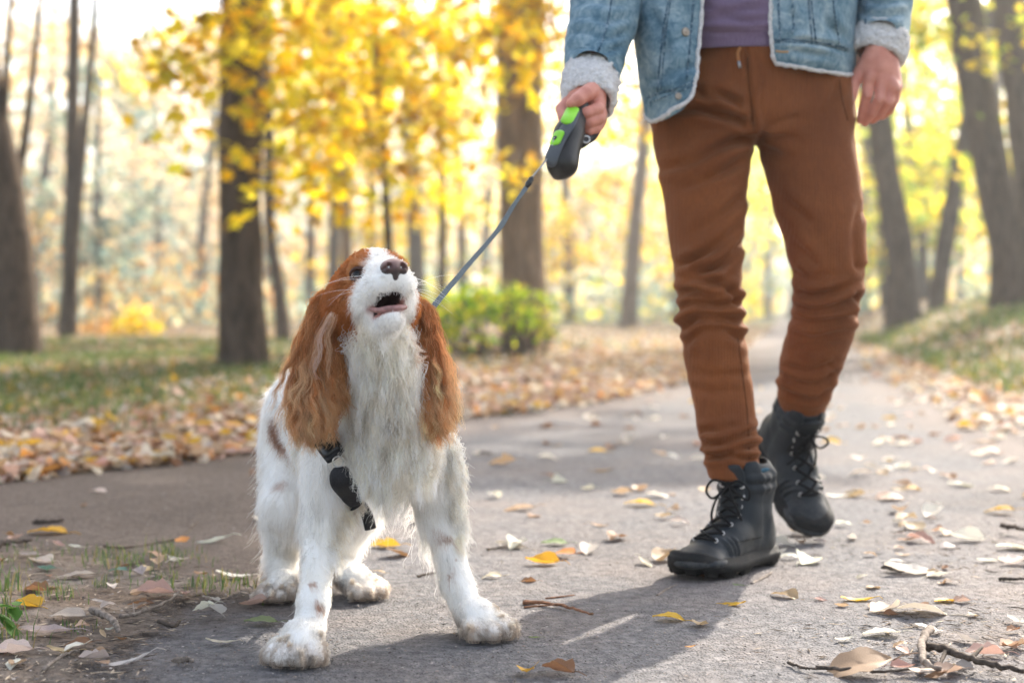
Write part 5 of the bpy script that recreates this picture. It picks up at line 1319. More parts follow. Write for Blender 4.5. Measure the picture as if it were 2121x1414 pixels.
cR = cuff(P(1224, 152, 2.63), P(1219, 214, 2.565), .046, 1.0, 2); cL = cuff(P(1827, 68, 2.885), P(1815, 122, 2.86), .052, .95, 5)
# fleece collar outside the frame
edge = tube_arrays(spline([np.array((.41, 2.80, 1.44)), np.array((.40, 2.90, 1.49)), np.array((.482, 3.0, 1.51)), np.array((.565, 2.90, 1.49)), np.array((.555, 2.80, 1.44))], 30), .028, 10)
jl('collar', mesh('collar', edge[0], [edge[1], edge[2]]), SHERPA)

# --- boots, modelled toe along +y, then set on the ground
LEATH = NT('black nubuck', .6, .3); n = LEATH.noise(90, 4, vec=LEATH.coord()); n2 = LEATH.noise(14, 3, vec=LEATH.coord())
LEATH.base(LEATH.ramp(n2, [(.3, (.006, .009, .012)), (.7, (.014, .020, .026))])); LEATH.bump(n, .35, .0015)
g = LEATH.new('ShaderNodeSeparateXYZ'); LEATH.l.new(LEATH.coord(), g.inputs[0])
low = LEATH.math('SUBTRACT', 1.0, LEATH.math('MULTIPLY', g.outputs[2], 11.0), True)
n3 = LEATH.noise(55, 5, .7, vec=LEATH.coord())
bc = LEATH.b.inputs['Base Color'].links[0].from_socket
LEATH.base(LEATH.mix(LEATH.math('MULTIPLY', low, LEATH.ramp(n3, [(.42, 0.0), (.72, .8)])), bc, (.11, .098, .088)))
LEATH = LEATH.m
RUB = NT('boot rubber', .8, .2); n = RUB.noise(60, 5, .7, vec=RUB.coord()); RUB.base(RUB.ramp(n, [(.4, (.008, .009, .010)), (.62, (.018, .017, .016)), (.8, (.09, .08, .072))])); RUB.bump(n, .5, .002); RUB = RUB.m
LINING = flat_mat('blue lining', (.03, .08, .115), .9, .1, 0, .25, 200, .002)
LACE = flat_mat('black lace', (.006, .006, .007), .8, .15)
EYEL = flat_mat('eyelet metal', (.50, .48, .46), .35, .5, .9)
def outline(L=.30):
    """sole outline, toe at +y; slightly curved towards the inner side (+x)"""
    pts = [(0.0, -.088), (.034, -.076), (.040, -.035), (.036, .02), (.044, .075), (.052, .125), (.046, .175), (.022, .205), (-.006, .208), (-.036, .188), (-.050, .140), (-.050, .085), (-.042, .02), (-.040, -.035), (-.034, -.076)]
    return spline(pts + pts[:1], 121)[:-1]
OUT = outline()
def make_boot(side):
    """side +1: inner side towards +x (a right boot)"""
    S = np.array((side, 1, 1.0))
    root = bpy.data.objects.new('boot', None); COL.objects.link(root); root.empty_display_size = .05
    def part(nm, me, mat, par=None):
        o = bpy.data.objects.new(nm, me); COL.objects.link(o); o.parent = par or root
        if not me.materials: me.materials.append(mat)
        return o
    # sole: lugged, with a heel breast
    lv = []; hh = [0.0, .005, .013, .0135, .024, .031, .0312, .039, .0425]
    off = [-.002, .002, .003, .0052, .0052, .0048, .0025, .001, -.005]
    c = OUT.mean(0); nn = nrm(np.roll(OUT, -1, 0) - np.roll(OUT, 1, 0)); nn = np.c_[nn[:, 1], -nn[:, 0]]
    if ((OUT - c) * nn).sum() < 0: nn = -nn
    s = np.arange(120); lug = ((s % 8) < 5).astype(float)
    arch = smooth(-.045, -.030, OUT[:, 1]) * smooth(.045, .015, OUT[:, 1])
    for z, o in zip(hh, off):
        low = z < .0132
        zz = z + (arch * .013 + (1 - lug) * .009 * (1 - arch)) * low * (1 - z / .0135) + smooth(.10, .21, OUT[:, 1]) * .010 + (.5 * (1 - z / .0375)) * smooth(.17, .21, OUT[:, 1]) * .008
        zz = np.maximum(zz, 0) + .010 * (z > .02) * smooth(.15, .205, OUT[:, 1])
        oo = o - (1 - lug) * .0060 * low
        lv.append(np.c_[OUT + nn * oo[:, None], zz])
    V = np.vstack(lv + [np.array([[c[0], .06, .012], [c[0], .06, .041]])]); nL = len(hh)
    F = grid_faces(nL, 120, True); k = np.arange(120)
    T = np.vstack([np.stack([np.full(120, nL * 120), (k + 1) % 120, k], -1), np.stack([np.full(120, nL * 120 + 1), (nL - 1) * 120 + k, (nL - 1) * 120 + (k + 1) % 120], -1)])
    part('sole', mesh('sole', V * S, [F, T]), RUB)
    rv, rf, rt = tube_arrays(np.c_[np.vstack([OUT, OUT[:1]]) * 1.0, .0335 + .019 * smooth(.14, .2, np.r_[OUT[:, 1], OUT[0, 1]])], .0016, 6)
    part('welt', mesh('welt', rv * S, [rf, rt]), RUB)
    # upper
    U = Field((-.075, -.105, .022), (.075, .225, .235), .0032)
    for y, x, r, z in ((-.045, 0, .036, .062), (-.02, 0, .036, .062), (.02, -.001, .037, .058), (.06, 0, .041, .052), (.10, .001, .045, .044), (.14, 0, .044, .036), (.165, -.003, .038, .033)):
        U.ell((x, y, z), I3, (r, .05, {.062: .062, .058: .060, .052: .052, .044: .045, .036: .036, .033: .031}[z]), .012)
    U.chain([(0, -.030, .06), (0, -.028, .12), (0, -.034, .165), (0, -.036, .20)], [.040, .040, .042, .043], .012)
    U.chain([(0, .005, .06), (0, .006, .12), (0, -.004, .165), (0, -.008, .205)], [.040, .037, .038, .039], .012)
    U.chain([(0, .012, .10), (0, .050, .075), (0, .105, .058)], [.034, .034, .033], .014)
    U.cone((-.02, .158, .030), .030, (.014, .160, .030), .030, .010)                      # toe cap
    for k in (0, 1): U.cone((-.036, -.045 + .0 * k, .178 + .022 * k), .012, (.036, -.045, .178 + .022 * k), .012, .008)
    for z in (.172, .194):                                                                   # padded collar rolls
        th = np.linspace(0, 2 * math.pi, 17); ring_ = np.c_[.040 * np.cos(th), -.020 + .052 * np.sin(th), z + 0 * th]
        for i in range(16):
            if ring_[i, 1] < .018: U.cone(ring_[i], .0085, ring_[i + 1], .0085, .006)
    U.cone((0, -.03, .17), .030, (0, -.02, .26), .034, .004, True); U.cone((0, -.005, .18), .024, (0, -.005, .26), .030, .004, True)   # opening
    sl, x, y, z = U.box(U.lo, U.lo + U.h * (U.n - 1))
    U.d[:] = np.maximum(U.d, (.0325 - z) + 0 * x + 0 * y)
    me = smoothed(U.mesh('upper'), 1, 3)
    v = verts_of(me).astype(float); n = normals_of(me).astype(float)
    d = np.zeros(len(v))
    for k, y0 in enumerate((.098, .110, .122)):                                              # flexing creases over the vamp
        q = v[:, 1] - (y0 - 6.5 * (v[:, 0]) ** 2); d += .0040 * (np.exp(-(q / .0035) ** 2) - .8 * np.exp(-((q - .006) / .0035) ** 2)) * smooth(.035, .05, v[:, 2]) * smooth(.085, .07, v[:, 2])
    d += .0050 * smooth(.046, .040, v[:, 2] - .0 * v[:, 1]) * smooth(.09, .115, v[:, 1])      # toe guard
    d += .0034 * smooth(.02, .0, v[:, 1] + .03 + .4 * (v[:, 2] - .08)) * smooth(.12, .10, v[:, 2])   # heel counter
    q = np.abs(v[:, 0]) - (.016 + .09 * np.clip(.19 - v[:, 2], 0, .2) * .35); front = (v[:, 1] > .0) & (v[:, 2] > .07)
    d += front * (.0042 * smooth(0, .003, q)) * smooth(.10, .07, v[:, 1])                     # lacing flaps stand over the tongue
    setverts(me, (v + n * d[:, None]) * S)
    if side < 0: me.flip_normals()
    up = part('upper', me, LEATH)
    # lining rim and tongue
    th = np.linspace(.9, 2 * math.pi - .9 + .0, 30) + math.pi / 2
    rim = np.c_[.0365 * np.cos(th), -.020 + .047 * np.sin(th), .2065 + .004 * np.cos(th * 2)]
    v_, f_, t_ = tube_arrays(rim * S, .0065, 8); part('lining', mesh('lining', v_, [f_, t_]), LINING)
    tg = spline([(0, .060, .092), (0, .046, .125), (0, .036, .165), (0, .034, .20), (0, .040, .224)], 12); v_, f_, t_ = tube_arrays(tg * S, [.017, .019, .021, .023, .024, .025, .026, .026, .026, .025, .023, .018], 12, True, .22, (1, 0, 0)); part('tongue', mesh('tongue', v_, [f_, t_]), LEATH)
    # laces and eyelets on the front line
    bv = bvh_of(me)
    def front_pt(x, z, off):
        h = bv.ray_cast(Vector((x * side, .40, z + .22)), Vector((0, -.40, -.22)).normalized())[0]
        h2 = bv.ray_cast(Vector((x * side, .5, z)), Vector((0, -1, 0)))[0]
        h = h2 if h2 is not None else h
        return np.array(h) + np.array((0, off * .8, off * .6)) if h is not None else np.array((x * side, .1, z))
    rowsz = [.076, .088, .102, .118, .136, .156, .180]
    ep = []
    for z in rowsz:
        w = .019 + .05 * (.19 - z) * .4
        ep.append((front_pt(-w, z, .002), front_pt(w, z, .002)))
    me_t = None
    for i, (a, b) in enumerate(ep):
        for p in (a, b):
            big = i >= 5
            th = np.linspace(0, 2 * math.pi, 13); r_ = .0040 if not big else .0056
            q = p + np.c_[r_ * np.cos(th), -.45 * r_ * np.sin(th) * .9, r_ * np.sin(th)]
            v_, f_, t_ = tube_arrays(q, .0013 if not big else .0022, 6); part('eyelet', mesh('eyelet', v_, [f_, t_]), EYEL, up)
    for i in range(len(ep) - 1):
        for a, b in ((ep[i][0], ep[i + 1][1]), (ep[i][1], ep[i + 1][0])):
            m = (a + b) / 2 + np.array((0, .009, .006)); v_, f_, t_ = tube_arrays(spline([a, m, b], 9), .0030, 6); part('lace', mesh('lace', v_, [f_, t_]), LACE)
    a, b = ep[0]; v_, f_, t_ = tube_arrays(spline([a, (a + b) / 2 + (0, .006, .004), b], 7), .0030, 6); part('lace', mesh('lace', v_, [f_, t_]), LACE)
    k0 = (ep[-1][0] + ep[-1][1]) / 2 + np.array((0, .010, .002))
    for lp in ([(0, 0, 0), (-.030, .020, .012), (-.052, .022, -.004), (-.050, .020, -.026), (-.026, .016, -.016), (0, .002, 0)], [(0, 0, 0), (.026, .016, .008), (.040, .016, -.016), (.024, .016, -.030), (0, .004, 0)],
               [(0, 0, 0), (-.016, .022, -.02), (-.034, .030, -.048), (-.040, .026, -.070)], [(0, 0, 0), (.012, .022, -.025), (.016, .036, -.055), (.010, .046, -.078)]):
        q = spline([k0 + np.array(p) * S for p in lp], 24); v_, f_, t_ = tube_arrays(q, .0026, 6); part('lace', mesh('lace', v_, [f_, t_]), LACE)
    return root
bR = make_boot(1); bL = make_boot(-1)
def set_boot(o, heel, yaw, pitch, roll=0.0, scale=1.0):
    """heel: where the ankle axis meets the sole; yaw of the toe from straight towards us to the image left; pitch lowers the toe."""
    o.parent = person
    M = Matrix.Translation(Vector(heel)) @ Matrix.Rotation(math.pi - yaw, 4, 'Z') @ Matrix.Rotation(-pitch, 4, 'X') @ Matrix.Rotation(roll, 4, 'Y') @ Matrix.Diagonal((1.02, .96, .87, 1))
    o.matrix_parent_inverse = Matrix.Translation(-Vector(person.location)); o.matrix_basis = M
hb = P(1536, 1160, 2.665); hb[2] = .006
set_boot(bR, hb, R(40), 0)
hb = P(1612, 985, 3.105); hb[2] = .148
set_boot(bL, hb, R(-20), R(46), R(4))
for b in (bR, bL): b.name = 'boot'
# ------------------------------------------------------------------ leash
leash = empty('retractable_leash', tuple(P(1168, 300, 2.47)))
tag(leash, 'black retractable leash handle with lime green buttons, its grey ribbon running to the spaniel', 'leash')
LF = Field(P(1110, 395, 2.50) - (0, .09, 0), P(1240, 190, 2.50) + (0, .10, 0), .0025)
a0, a1, a2 = P(1200, 225, 2.530), P(1178, 278, 2.495), P(1165, 338, 2.465)
LF.chain([a0, a1, a2], [.0185, .0235, .0280], .016)
axl = nrm(a2 - a0); LF.ell((a1 + a2) / 2 + np.array((0, .022, 0)), (axl, nrm(np.cross(axl, (0, 1, 0))), nrm(np.cross(axl, np.cross(axl, (0, 1, 0))))), (.060, .0225, .044), .012)
lme = smoothed(LF.mesh('casing'), 1, 3)
casing = link('casing', lme, flat_mat('dark casing', (.016, .015, .0145), .45, .4, 0, .15, 300, .0008), leash)
lb = bvh_of(lme)
GREEN = flat_mat('lime plastic', (.24, .62, .03), .4, .4, 0, .08, 40); GREY = flat_mat('slate plastic', (.07, .078, .088), .5, .3)
def slab(name, pix, mat, par, w, off, flat=.3, n=14):
    p = np.array([hit(lb, x, y, off)[0] for x, y in spline(pix, n) if hit(lb, x, y, off)[0] is not None]); nn = hit(lb, *pix[len(pix) // 2])[1]
    d = nrm(p[-1] - p[0]); s = np.cross(nn, d); t = np.linspace(-1, 1, len(p)); prof = np.clip(1 - t ** 6, .05, 1) ** .5
    return tube(name, p, w * prof, mat, par, 14, flat, s)
slab('front_strip', [(1194, 226), (1176, 262), (1158, 292), (1145, 322), (1140, 346)], GREY, leash, .0145, .0005, .22, 20)
slab('brake_button', [(1190, 224), (1181, 242), (1172, 260)], GREEN, leash, .0125, .0035, .32)
hub = slab('outlet_cover', [(1163, 272), (1156, 288), (1149, 304)], GREEN, leash, .0125, .0032, .30)
p, n = hit(lb, 1154, 291, .0072); s = nrm(np.cross(n, (0, 0, 1))); th = np.linspace(0, 2 * math.pi, 15)
tube('outlet', p + .0030 * (np.cos(th)[:, None] * s + np.sin(th)[:, None] * np.cross(s, n)), .0016, HARD, hub, 6)
# grip loop that closes behind the fingers
lp = spline([P(1196, 240, 2.54), P(1215, 205, 2.585), P(1238, 235, 2.60), P(1230, 275, 2.56), P(1212, 290, 2.525), P(1196, 300, 2.51)], 26)
tube('grip', lp, .0105, flat_mat('grip rubber', (.022, .022, .024), .6, .3), leash, 10)
th = np.linspace(0, 2 * math.pi, 17); rc = P(1214, 289, 2.50)
tube('ring', rc + .0062 * (np.cos(th)[:, None] * np.array((1, 0, 0)) + np.sin(th)[:, None] * np.array((0, .2, .98))), .0018, STEEL, leash, 6)
# cord, joint and ribbon
c0 = p + n * .001; j0, j1 = P(1103, 366, 2.43), P(1090, 388, 2.42); end = P(868, 682, 2.20)
tube('cord', spline([c0, P(1138, 322, 2.452), j0], 16), .0016, flat_mat('grey cord', (.36, .36, .37), .7), leash, 6)
tube('cord_joint', spline([j0, (j0 + j1) / 2, j1], 9), [.0022, .004, .0052, .0045, .0055, .0058, .005, .0042, .003], HARD, leash, 8)
sag = spline([j1, P(1064, 425, 2.40), P(1030, 478, 2.37), P(960, 560, 2.29), P(900, 632, 2.225), end], 60)
t = NT('ribbon', .75, .2); wv = t.noise(1.0, 2, vec=t.coord('Object', (900, 900, 900))); t.base(t.ramp(wv, [(.35, (.09, .115, .135)), (.65, (.20, .235, .26))])); t.bump(wv, .5, .001)
u = np.linspace(0, 1, 60); tw = R(40) + 1.5 * np.sin(u * 3.0) * (1 - u); wd = np.interp(u, [0, .12, .3, .36, .42, 1], [.0042, .0036, .0050, .0062, .0046, .0052])
T = nrm(np.gradient(sag, axis=0)); fwv = nrm(CAM - sag); sd = nrm(np.cross(T, fwv)); side = np.cos(tw * .5)[:, None] * sd + np.sin(tw * .5)[:, None] * fwv; nn = nrm(np.cross(T, side))
V = np.stack([sag - side * wd[:, None] - nn * .0007, sag + side * wd[:, None] - nn * .0007, sag + side * wd[:, None] + nn * .0007, sag - side * wd[:, None] + nn * .0007], 1).reshape(-1, 3)
link('ribbon', mesh('ribbon', V, grid_faces(60, 4, True), False), t.m, leash)

# ------------------------------------------------------------------ fallen leaves
LEAFOBJ = leaf_mat('fallen leaf', 'object', .35); LITTER = leaf_mat('leaf litter', 'col', .35)
STALKM = flat_mat('leaf stalk', (.30, .19, .08), .8)
def leaf_mesh(seed, kind):
    """A curled dry leaf, 1 unit long, with midrib fold and wavy margin; 6 x 5 grid plus a stalk."""
    rs = np.random.default_rng(900 + seed)
    nl, nw = 9, 7
    t = np.linspace(0, 1, nl)
    if kind == 'ovate': w = .34 * np.sin(math.pi * t ** .75) ** .8 * (1 - .25 * t)
    elif kind == 'lobed': w = .36 * np.sin(math.pi * t ** .8) ** .7 * (1 + .14 * np.cos(t * 17 + 1))
    else: w = .20 * np.sin(math.pi * t ** .9) ** .8
    w = np.maximum(w, .012); s = np.linspace(-1, 1, nw)
    w = w[:, None] * (1 + rs.normal(size=(nl, nw)) * .06)
    X = w * s[None]; Y = (t - .5)[:, None] + .03 * s[None] ** 2 * 0 + rs.normal(size=(nl, nw)) * .006 + np.zeros((nl, nw))
    curl = rs.uniform(.2, .9); bend = rs.uniform(-.35, .45); tw = rs.normal() * .5
    Z = curl * np.abs(X) ** 1.3 * 1.1 + bend * ((t - .5) ** 2)[:, None] * 1.2 + tw * X * (t - .5)[:, None] * 1.6 + rs.normal(size=(nl, nw)) * .014
    Z -= Z.min() - .0
    v = np.stack([X, Y, Z], -1).reshape(-1, 3); f = grid_faces(nl, nw)
    b = v[nw // 2]; sv, sf, st_ = tube_arrays(spline([b, b + (rs.normal() * .05, -.18, .04), b + (rs.normal() * .1, -.36, -b[2] + .02)], 5), .010, 4)
    N = len(v); me = mesh('fallen_leaf', np.vstack([v, sv]), [np.vstack([f, sf + N]), st_ + N])
    return me
KINDS = ['ovate', 'ovate', 'lobed', 'ovate', 'narrow', 'lobed', 'ovate', 'narrow', 'ovate', 'lobed', 'ovate', 'ovate']
LM = [leaf_mesh(i, k) for i, k in enumerate(KINDS)]
for m in LM: m.materials.append(LEAFOBJ)
LC = {'cream': (.62, .55, .45), 'tan': (.46, .32, .20), 'brown': (.24, .125, .065), 'gold': (.66, .40, .04), 'grey': (.42, .37, .34), 'orange': (.58, .25, .06), 'green': (.22, .28, .12), 'pale': (.74, .70, .60), 'dark': (.055, .045, .035), 'pink': (.52, .34, .27), 'teal': (.13, .24, .19)}
rs = np.random.default_rng(31)
NLEAF = [0]
def leaf(x, y, size, colour, var, yaw, label, group=None, tilt=(0, 0), lift=0.0):
    o = bpy.data.objects.new('fallen_leaf', LM[var]); COL.objects.link(o)
    c = np.array(LC[colour]) * rs.uniform(.85, 1.12) * rs.uniform(.94, 1.06, 3); o.color = (*np.clip(c, 0, .9), 1)
    o.location = (x, y, surf_h(x, y)[0] + .002 + lift); o.scale = (size,) * 3; o.rotation_euler = (tilt[0], tilt[1], yaw)
    NLEAF[0] += 1
    return tag(o, label, 'leaf', group)
def gpx(px, py):                                       # ground point under a pixel
    Y = .485 * FPX / (py - HOR); p = P(px, py, Y); return p[0], Y
HERO = [  # px, py, width px, colour, mesh, yaw deg, label
    (98, 1108, 82, 'gold', 3, 80, 'golden brown leaf lying flat on the shaded path at far left'), (378, 1122, 46, 'orange', 0, 20, 'upright peach leaf touching a pale leaf behind the grass tuft'), (437, 1126, 74, 'pale', 4, 95, 'long pale leaf beside the peach leaf on the shaded path'),
    (62, 1165, 50, 'grey', 4, 80, 'small grey leaf topmost in the earth patch'), (84, 1181, 58, 'cream', 8, 70, 'cream leaf above the teal leaf on the earth patch'), (96, 1196, 40, 'teal', 6, 85, 'bluish green leaf at the left on the earth patch'), (158, 1212, 82, 'grey', 0, 110, 'broad grey leaf with dark midrib in the middle of the earth patch'), (243, 1200, 42, 'teal', 1, 95, 'bluish green leaf right of the broad grey leaf'),
    (75, 1241, 60, 'brown', 2, 75, 'russet leaf under the grass blades at left'), (58, 1275, 74, 'gold', 5, 60, 'yellow and brown torn leaf beside the tall grass blades'), (320, 1246, 80, 'pink', 2, 100, 'pinkish curled leaf lying over a grey twig'), (140, 1297, 78, 'grey', 9, 80, 'grey curled leaf above the thick stick'), (95, 1330, 110, 'grey', 4, 95, 'long grey leaf left of the thick stick'),
    (128, 1371, 70, 'tan', 7, 85, 'narrow tan leaf near the bottom left corner'), (262, 1397, 98, 'pale', 7, 98, 'narrow pale leaf at the bottom edge left of the front paw'), (195, 1386, 66, 'grey', 2, 120, 'ragged grey leaf with stalk up at the bottom left'), (25, 1375, 90, 'cream', 5, 80, 'cream leaf with a dark hole in the bottom left corner'), (525, 1256, 58, 'pink', 8, 95, 'pale pink leaf against the hind paw of the dog'), (447, 1280, 52, 'grey', 9, 40, 'crumpled grey leaf left of the green leaf'), (540, 1293, 70, 'green', 0, 100, 'pale green leaf with stalk left of the front leg'), (455, 1336, 62, 'cream', 7, 100, 'thin cream leaf sliver on the earth edge'), (482, 1197, 72, 'pale', 7, 92, 'pale yellow leaf strip among the sparse grass'),
    (798, 1135, 64, 'gold', 2, 100, 'yellow leaf on the path seen between the front legs'), (785, 1188, 28, 'tan', 0, 80, 'small tan leaf beside the raised hind paw'), (1122, 1170, 72, 'gold', 8, 95, 'yellow-bordered leaf lying with a russet leaf in mid path'), (1165, 1153, 66, 'orange', 9, 55, 'russet leaf overlapping the yellow-bordered leaf'), (1148, 1128, 56, 'green', 0, 95, 'greenish leaf above the leaf pair in mid path'), (1018, 1200, 44, 'cream', 1, 95, 'cream leaf with long stalk right of the front leg'), (1095, 1209, 34, 'brown', 2, 85, 'little brown leaf left of the shadow'), (1075, 1058, 68, 'tan', 0, 95, 'tan leaf on the grey path behind the front paw'), (1040, 962, 56, 'tan', 5, 85, 'tan leaf far back on the path right of the ear'), (1000, 945, 38, 'dark', 1, 90, 'dark leaf on the far side of the path'),
    (1238, 936, 42, 'gold', 0, 110, 'single bright orange-yellow leaf on the grey path'), (1325, 1048, 64, 'gold', 3, 95, 'yellow leaf on the path left of the front boot'), (1372, 1073, 38, 'tan', 6, 95, 'tan leaf nearest the front boot'), (1217, 1015, 30, 'cream', 8, 95, 'small cream leaf in mid path'), (1384, 1287, 66, 'gold', 3, 90, 'yellow serrated leaf inside the shadow of the legs'), (1530, 1217, 26, 'green', 7, 60, 'tiny pale leaf under the boot heel'), (1108, 1326, 26, 'green', 4, 100, 'tiny green leaf right of the front paw'), (1090, 1398, 64, 'gold', 5, 160, 'yellow and white leaf standing at the bottom edge'), (1155, 1395, 86, 'brown', 2, 60, 'purple-brown leaf tip standing at the bottom edge'), (1430, 1345, 24, 'orange', 7, 90, 'orange speck of leaf low in the shadow'),
    (1890, 1190, 140, 'pale', 4, 95, 'long curled pale leaf on the mud at right'), (1848, 1186, 50, 'dark', 2, 90, 'dark crumpled leaf under the long pale leaf'), (1775, 1248, 70, 'gold', 7, 100, 'yellow-edged curled leaf right of the legs shadow'), (1900, 1275, 120, 'cream', 9, 92, 'serrated cream leaf on the mud'), (1955, 1250, 52, 'gold', 0, 120, 'bright yellow leaf at the right'), (1990, 1250, 40, 'pink', 2, 70, 'thin brown leaf against the bright yellow leaf'), (1825, 1318, 84, 'pale', 0, 95, 'pale leaf with yellow stalk at the right'), (1748, 1330, 46, 'pale', 7, 110, 'small white leaf sliver left of the twigs'), (1775, 1395, 150, 'tan', 9, 85, 'large tan serrated leaf at the bottom edge'), (1910, 1400, 60, 'pale', 8, 80, 'white leaf beside the forked twig'), (1960, 1400, 70, 'pink', 5, 95, 'pinkish leaf under the forked twig'), (2040, 1360, 80, 'pink', 2, 80, 'pale brown leaf above the long twig'), (2095, 1345, 60, 'tan', 5, 100, 'tan leaf at the right edge above the long twig'),
    (2000, 1120, 76, 'pale', 8, 90, 'white leaf with bent stalk at the right'), (2095, 1138, 70, 'pale', 0, 105, 'white leaf at the right edge casting a shadow'), (2045, 1165, 48, 'pale', 4, 95, 'thin white leaf near the right edge'), (2100, 1170, 70, 'pale', 6, 100, 'glossy white leaf at the right edge'), (2070, 1062, 60, 'gold', 3, 80, 'yellow leaf lit from behind at the right edge'), (1990, 1008, 60, 'cream', 0, 95, 'cream leaf far right on the path'), (2070, 1018, 50, 'pale', 1, 95, 'white leaf below the leaf heap at far right'), (2050, 940, 58, 'brown', 9, 85, 'brown curled leaf in the far right leaf heap'), (2030, 945, 46, 'pale', 8, 95, 'white leaf in the far right leaf heap'), (1780, 985, 54, 'cream', 1, 95, 'cream leaf on the path right of the back boot'), (1845, 1035, 60, 'pale', 0, 95, 'white leaf level with the toe of the back boot'), (1770, 1030, 50, 'tan', 2, 95, 'tan leaf between the back boot and a white leaf'), (1862, 1106, 36, 'dark', 4, 80, 'dark leaf chip on the sunlit path'), (1690, 1165, 30, 'pale', 6, 90, 'white speck leaf by the boot shadow'), (1870, 1153, 34, 'tan', 7, 90, 'orange-tan leaf chip on the mud')]
for px, py, w, c, m, yaw, lab in HERO:
    x, y = gpx(px, py); s = w / FPX * y * 1.0
    leaf(x, y, s, c, m, R(yaw + rs.uniform(-12, 12)), lab, None, (rs.normal() * .12, rs.normal() * .12))
# leaves scattered over the path and thick along its edges: the nearest as objects, the rest as one litter
def path_leaf():
    y = rs.uniform(2.05, 7.5) if rs.random() < .6 else rs.uniform(2.05, 11); hw = .38 * y
    x = rs.uniform(-hw, hw)
    return x, y
cand = []
k = 0
while k < 190:
    x, y = path_leaf()
    if x_left(y) + .05 < x < x_right(y) - .02 and not (-.45 < x < .05 and 1.9 < y < 2.6):
        p = smooth(-.6, 1.6, x) * .9 + .10
        if rs.random() < p: cand.append((x, y, 'path')); k += 1
while k < 2900:                                         # left verge heap
    y = rs.uniform(3.3, 9.5); s = rs.uniform(0, 1.5) ** 1.15 if rs.random() < .85 else rs.uniform(0, 2.6)
    x = x_left(y) - s + .10
    if -.62 * y < x < .40 * y: cand.append((x, y, 'left')); k += 1
while k < 3600:                                        # right bank
    y = rs.uniform(4.2, 13); s = abs(rs.normal()) * .5 if rs.random() < .6 else rs.uniform(0, 2.2)
    x = x_right(y) + s - .25
    if abs(x) < .40 * y: cand.append((x, y, 'right')); k += 1
while k < 3720:                                        # near mud
    y = rs.uniform(1.85, 3.3); x = rs.uniform(.5, .40 * y) if rs.random() < .45 else rs.uniform(-.40 * y, -.42)
    if x > .5 or x < patch_x(y): cand.append((x, y, 'mud')); k += 1
cand.sort(key=lambda q: q[1])
SHAPE = {'ovate': 'oval', 'lobed': 'wavy-edged', 'narrow': 'narrow'}
PLACES = [(60, 1130, 'in the shade at far left'), (330, 1050, 'on the shaded path left of the dog'), (700, 1000, 'behind the dog'), (1050, 1010, 'on the grey path right of the ear'), (1120, 1120, 'between the dog and the front boot'), (1300, 930, 'on the path left of the trousers'), (1250, 1200, 'left of the legs shadow'), (1600, 1280, 'right of the legs shadow'),
          (1850, 880, 'on the sunlit path behind the boots'), (1850, 1010, 'right of the back boot'), (1900, 1120, 'on the mud right of the boots'), (1880, 1330, 'on the mud near the bottom right'), (100, 1290, 'on the bare earth at left'), (350, 1360, 'on the bare earth near the front paw'), (400, 1200, 'on the bare earth beside the grass'), (2050, 1250, 'near the right edge'), (250, 930, 'in the leaf heap at left'), (480, 930, 'in the leaf heap behind the dog'), (1200, 830, 'in the leaf litter left of the trousers'), (2000, 850, 'on the right bank')]
def leaf_label(x, y, c, var, size, w):
    X, Y = project(np.array([[x, y, 0.01]])); k = min(PLACES, key=lambda q: math.hypot(q[0] - X[0], 1.6 * (q[1] - Y[0])))
    side = {'path': 'path', 'left': 'verge', 'right': 'bank', 'mud': 'earth'}[w]
    return ('large ' if size > .062 else 'tiny ' if size < .028 else '') + f'{WORD[c]} {SHAPE[KINDS[var]]} {side} leaf {k[2]}'
WORD = {'cream': 'cream', 'tan': 'tan', 'brown': 'brown', 'gold': 'yellow', 'grey': 'greyish', 'orange': 'orange', 'pale': 'whitish', 'pink': 'pinkish', 'green': 'greenish', 'dark': 'dark'}
GRP = {'path': 'leaves scattered on the path', 'left': 'leaves heaped along the left edge', 'right': 'leaves on the right bank', 'mud': 'leaf bits on the bare earth'}
MIX = {'path': (['cream', 'tan', 'pale', 'gold', 'brown', 'pink'], [.26, .24, .20, .08, .12, .10]), 'left': (['pink', 'tan', 'cream', 'brown', 'grey', 'orange', 'gold'], [.24, .22, .18, .14, .10, .06, .06]), 'right': (['pink', 'cream', 'tan', 'pale', 'brown', 'gold'], [.24, .22, .2, .14, .12, .08]), 'mud': (['grey', 'tan', 'pale', 'brown', 'pink'], [.25, .25, .2, .2, .1])}
LV = [(verts_of(m).astype(float), [np.array([tuple(p.vertices) for p in m.polygons if len(p.vertices) == 4]), np.array([tuple(p.vertices) for p in m.polygons if len(p.vertices) == 3])]) for m in LM]
SV, SQ, ST, SC, nv0 = [], [], [], [], 0
extra = [(x, y, w) for x, y, w in cand]
